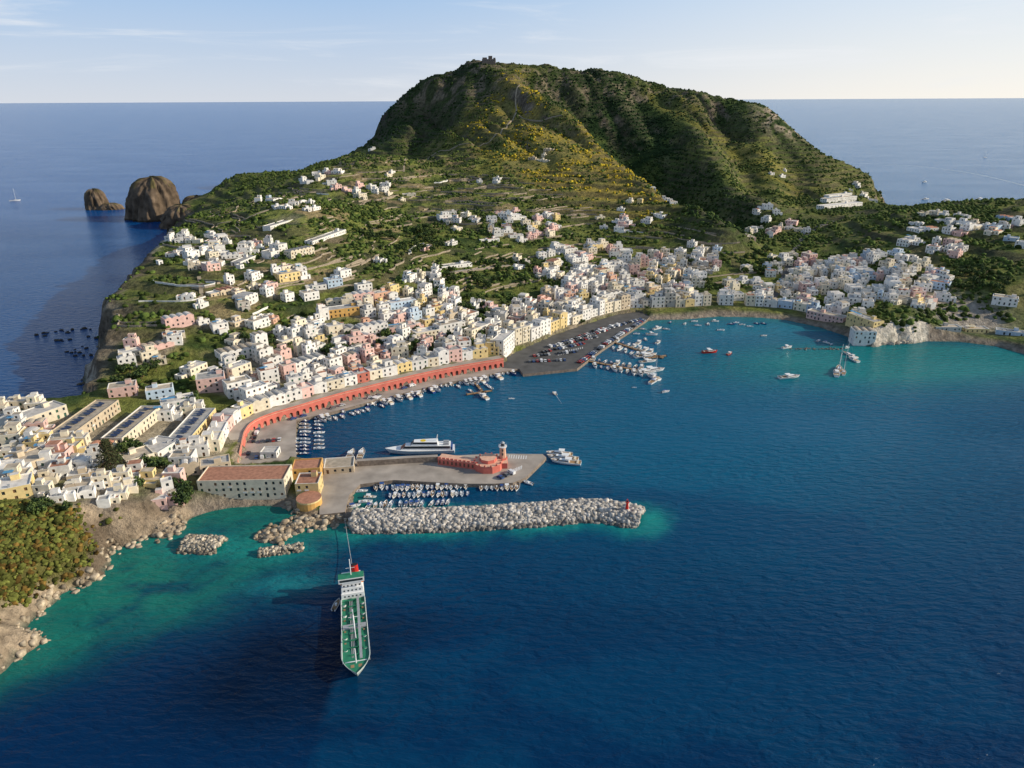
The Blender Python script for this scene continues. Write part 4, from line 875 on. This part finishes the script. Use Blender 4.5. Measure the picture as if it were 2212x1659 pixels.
# ------------------------------------------------------------ castle ruin
x,y=CY_(1056,124,1590)[:2]; z=H(x,y)
mb=MB(); ms_=mat("ruin_stone",(.20,.16,.13),.95,.3,.3)
mb.box(-14,14,-7,7,-8,5,ms_); mb.box(-13,-4,-6,6,5,8,ms_); mb.box(-1,7,-5,5,5,11,ms_); mb.box(9,13.5,-5,5,5,7.5,ms_)
for k in range(6): mb.box(-12+k*4.2,-10.6+k*4.2,-7.05,-6,1,3,m_win)
mb.obj("hilltop_fort_ruin",(x,y,z+1))
# ------------------------------------------------------------ vegetation
def gidx(x,y): return np.clip(np.searchsorted(gy,y)-1,0,len(gy)-1),np.clip(np.searchsorted(gx,x)-1,0,len(gx)-1)
def veg(name,n,region,rad,colfn,base,dens=None,jit=.3,minz=3,maxsl=1.5):
    x=rng.uniform(region[0],region[1],n); y=rng.uniform(region[2],region[3],n); h=hgt(x,y)
    gj,gi=gidx(x,y)
    u=U[gj,gi]; sl=slope[gj,gi]; cl=C[gj,gi]; d=dens(x,y,h,sl,tm[gj,gi],fz[gj,gi]) if dens is not None else 1
    ok=(h>minz)&(u<.85)&(sl<maxsl)&(rng.random(n)<d)
    for b_ in bad: ok&=~inpoly(x,y,b_)
    x,y,h,cl,sl=x[ok],y[ok],h[ok],cl[ok],sl[ok]; r_=rng.uniform(rad[0],rad[1],len(x))*rng.choice([.7,1,1,1.35],len(x))
    col=colfn(x,y,h,cl); print(name,len(x))
    return blobs(name,np.stack([x,y,h+r_*.3],-1),r_,[m_leaf],col,base,jit,.85)
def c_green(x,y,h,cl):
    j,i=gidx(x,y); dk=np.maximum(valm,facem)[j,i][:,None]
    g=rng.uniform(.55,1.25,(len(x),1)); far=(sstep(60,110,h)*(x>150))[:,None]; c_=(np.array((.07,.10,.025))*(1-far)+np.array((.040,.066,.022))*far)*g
    c_=c_*(1-dk*np.array((.55,.42,.35)))  # shrubs darkened to match the painted hillside shade
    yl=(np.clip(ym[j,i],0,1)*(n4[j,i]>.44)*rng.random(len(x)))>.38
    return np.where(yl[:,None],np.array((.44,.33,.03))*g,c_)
def dn(x,y,h,sl,t,f):
    j,i=gidx(x,y); return np.clip(sstep(.40,.58,fbm(x,y,45,3,51))*.75+.12+.4*valm[j,i],0,1)*np.where((t>.4)&(f<.3),.06,1.0)
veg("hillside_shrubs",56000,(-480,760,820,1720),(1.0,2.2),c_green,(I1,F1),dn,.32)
def dg(x,y,h,sl,t,f): return (sstep(.44,.60,fbm(x,y,26,3,51))*.85+.05)*np.where((t>.4)&(f<.3),.15,1.0)
veg("garden_shrubs",30000,(-400,700,400,900),(.9,2.2),lambda x,y,h,cl: (np.array((.075,.11,.025))*rng.uniform(.35,1.35,(len(x),1))),(I2,F2),dg,.3,6)
def ds(x,y,h,sl,t,f):
    j,i=gidx(x,y); s_=scr[j,i]; return np.clip(s_*(.35+.65*(fbm(x,y,9,3,71)>.45))+.05*(h>8),0,1)
veg("cliff_shrubs",60000,(-300,-120,130,300),(.35,1.15),lambda x,y,h,cl: (np.array((.12,.13,.03))+np.array((.07,-.01,0))*(rng.random((len(x),1))>.75))*rng.uniform(.35,1.3,(len(x),1)),(I2,F2),ds,.34,3,2.2)
def tree_mesh(seed,hh=8,r=3.2,name="tree"):
    rr_=random.Random(seed); mb=MB(); mb.tube((0,0,-1),(0,0,hh*.5),.32,m_bark,7,.2)
    for k in range(6):
        a=k*1.05+rr_.random(); mb.tube((0,0,hh*.35+k*.2),(math.cos(a)*r*.6,math.sin(a)*r*.6,hh*.6+rr_.random()*1.5),.13,m_bark,5,.05)
    lm=[m_la,m_lb]
    cl=[(rr_.gauss(0,r*.42),rr_.gauss(0,r*.42),hh*.66+rr_.gauss(0,hh*.12),rr_.uniform(.8,1.5)) for _ in range(16)]
    for (x,y,z,q) in cl:
        m_=rr_.choice(lm)
        for _ in range(34):
            v=Vector((rr_.gauss(0,1),rr_.gauss(0,1),rr_.gauss(0,1))).normalized()*q*rr_.uniform(.5,1.05); c_=Vector((x,y,z))+v
            e=Vector((rr_.gauss(0,1),rr_.gauss(0,1),rr_.gauss(0,1))).normalized(); f_=e.cross(v).normalized(); s=rr_.uniform(.3,.55)
            mb.face([c_-e*s,c_+f_*s,c_+e*s,c_-f_*s],m_)
    return mb.mesh(name)
m_la=mat("leaf_light",(.10,.145,.035),.9,.4,1.2,.3); m_lb=mat("leaf_dark",(.045,.078,.024),.9,.4,1.2,.3)
TM=[tree_mesh(i,6+i%3,2.8+.3*(i%3)) for i in range(5)]
def trees(px,num):
    poly=[T(*p_) for p_ in px]; xs=[q_[0] for q_ in poly]; ys=[q_[1] for q_ in poly]; c_=0
    for _ in range(num*30):
        if c_>=num: break
        x=rg.uniform(min(xs),max(xs)); y=rg.uniform(min(ys),max(ys))
        if not bool(inpoly(x,y,poly)) or not free(x,y,1.5) or any(bool(inpoly(x,y,b)) for b in bad) or H(x,y)<2.5: continue
        put(rg.choice(TM),"tree",(x,y,H(x,y)-.3),rg.uniform(0,6),rg.uniform(.6,1.25)); c_+=1
trees([(850,560),(870,500),(930,490),(960,540)],45); trees([(760,500),(850,490),(870,560),(780,560)],25)
trees([(985,690),(1010,640),(1060,660),(1060,710)],30); trees([(640,780),(650,740),(760,740),(740,790)],22); trees([(1580,590),(1650,540),(1720,560),(1660,600)],26)
trees([(1340,650),(1420,600),(1450,630),(1400,660)],8); trees([(1180,620),(900,640),(950,560),(1160,560)],50); trees([(1900,620),(2100,560),(2200,640),(2060,640)],50)
trees([(370,1080),(400,1065),(415,1090),(385,1110)],10); trees([(80,1098),(140,1098),(150,1112),(80,1115)],7); trees([(400,900),(560,760),(1090,780),(1000,700),(500,740)],60)
trees([(250,1060),(100,1000),(330,960),(380,1060)],16); trees([(1100,700),(1500,560),(1550,640),(1200,740)],40); trees([(250,840),(250,790),(340,780),(340,830)],14)
mb=MB(); hh=19; rr_=random.Random(3); mb.tube((0,0,-1),(0,0,hh),.5,m_bark,8,.08)
m_ar=mat("araucaria_needles",(.065,.075,.028),.9,.4,1)
for lv in range(15):
    z=2.5+lv*1.1; R=6.2*(1-(lv/16)**1.6)+.4
    for k in range(9):
        a=k*.698+lv*.37; e=Vector((math.cos(a)*R,math.sin(a)*R,z+R*.12)); mb.tube((0,0,z),tuple(e),.1,m_bark,4,.04)
        for j in range(18):
            t=.2+.8*rr_.random(); c_=Vector((e.x*t,e.y*t,z+R*.12*t))+Vector((rr_.gauss(0,.35),rr_.gauss(0,.35),rr_.gauss(.1,.25)))
            d=Vector((rr_.gauss(0,1),rr_.gauss(0,1),rr_.gauss(0,.6))).normalized(); f_=d.cross(Vector((0,0,1))).normalized(); s=.42; mb.face([c_-d*s,c_+f_*s*.8,c_+d*s,c_-f_*s*.8],m_ar)
x,y=T(245,1030); mb.obj("norfolk_pine_tree",(x,y,H(x,y)))
# ------------------------------------------------------------ light
SE,SA=D2R(23),D2R(91)
S=Vector((math.sin(SA)*math.cos(SE),math.cos(SA)*math.cos(SE),math.sin(SE)))
sl=bpy.data.lights.new("sun",'SUN'); sl.energy=5.0; sl.angle=D2R(.5); sl.color=(1,.89,.71); so=bpy.data.objects.new("sun",sl); scene.collection.objects.link(so); so.rotation_euler=(-S).to_track_quat('-Z','Y').to_euler()
w=bpy.data.worlds.new("World"); scene.world=w; w.use_nodes=True; N=w.node_tree.nodes; L=w.node_tree.links; bg=N["Background"]
sk=N.new("ShaderNodeTexSky"); sk.sky_type='NISHITA'; sk.sun_disc=False; sk.sun_elevation=SE; sk.sun_rotation=SA; sk.altitude=100; sk.air_density=1.0; sk.dust_density=.3; sk.ozone_density=3.0
tc=N.new("ShaderNodeTexCoord"); sx=N.new("ShaderNodeSeparateXYZ"); L.new(tc.outputs["Generated"],sx.inputs[0])
# horizon haze, whitish at the horizon and blue above it, warmer towards the sun
def mrange(i0,i1,o0,o1,src,smooth_=True):
    m=N.new("ShaderNodeMapRange")
    if smooth_: m.interpolation_type='SMOOTHSTEP'
    m.inputs[1].default_value=i0; m.inputs[2].default_value=i1; m.inputs[3].default_value=o0; m.inputs[4].default_value=o1; L.new(src,m.inputs[0]); return m
def mixc(f,a,b):
    m=N.new("ShaderNodeMix"); m.data_type='RGBA'
    L.new(f,m.inputs["Factor"])
    for s,v in (("A",a),("B",b)):
        if isinstance(v,tuple): m.inputs[s].default_value=v+(1,)
        else: L.new(v,m.inputs[s])
    return m.outputs["Result"]
up=mrange(0,.13,0,1,sx.outputs[2],False).outputs[0]; sun_=mrange(-.25,.66,0,1,sx.outputs[0]).outputs[0]
left=mixc(up,(6.0,6.4,7.1),(3.3,5.0,7.4)); right=mixc(up,(8.9,8.5,7.8),(6.2,7.2,8.3)); haze=mixc(sun_,left,right)
hf=mrange(.10,.5,.95,.15,sx.outputs[2]).outputs[0]; base=mixc(hf,sk.outputs[0],haze)
mp=N.new("ShaderNodeMapping"); mp.inputs["Scale"].default_value=(1.2,1.2,13); mp.inputs["Rotation"].default_value=(0.05,0.06,.3); L.new(tc.outputs["Generated"],mp.inputs[0])
nz=N.new("ShaderNodeTexNoise"); nz.inputs["Scale"].default_value=2.4; nz.inputs["Detail"].default_value=9; nz.inputs["Roughness"].default_value=.62; nz.inputs["Distortion"].default_value=.7; L.new(mp.outputs[0],nz.inputs["Vector"])
cf=mrange(.48,.78,0,.8,nz.outputs[0]).outputs[0]; fin=mixc(cf,base,(7.6,7.8,8.1)); L.new(fin,bg.inputs[0]); bg.inputs[1].default_value=.112
scene.view_settings.view_transform='Standard'; scene.view_settings.look='None'; scene.view_settings.exposure=0
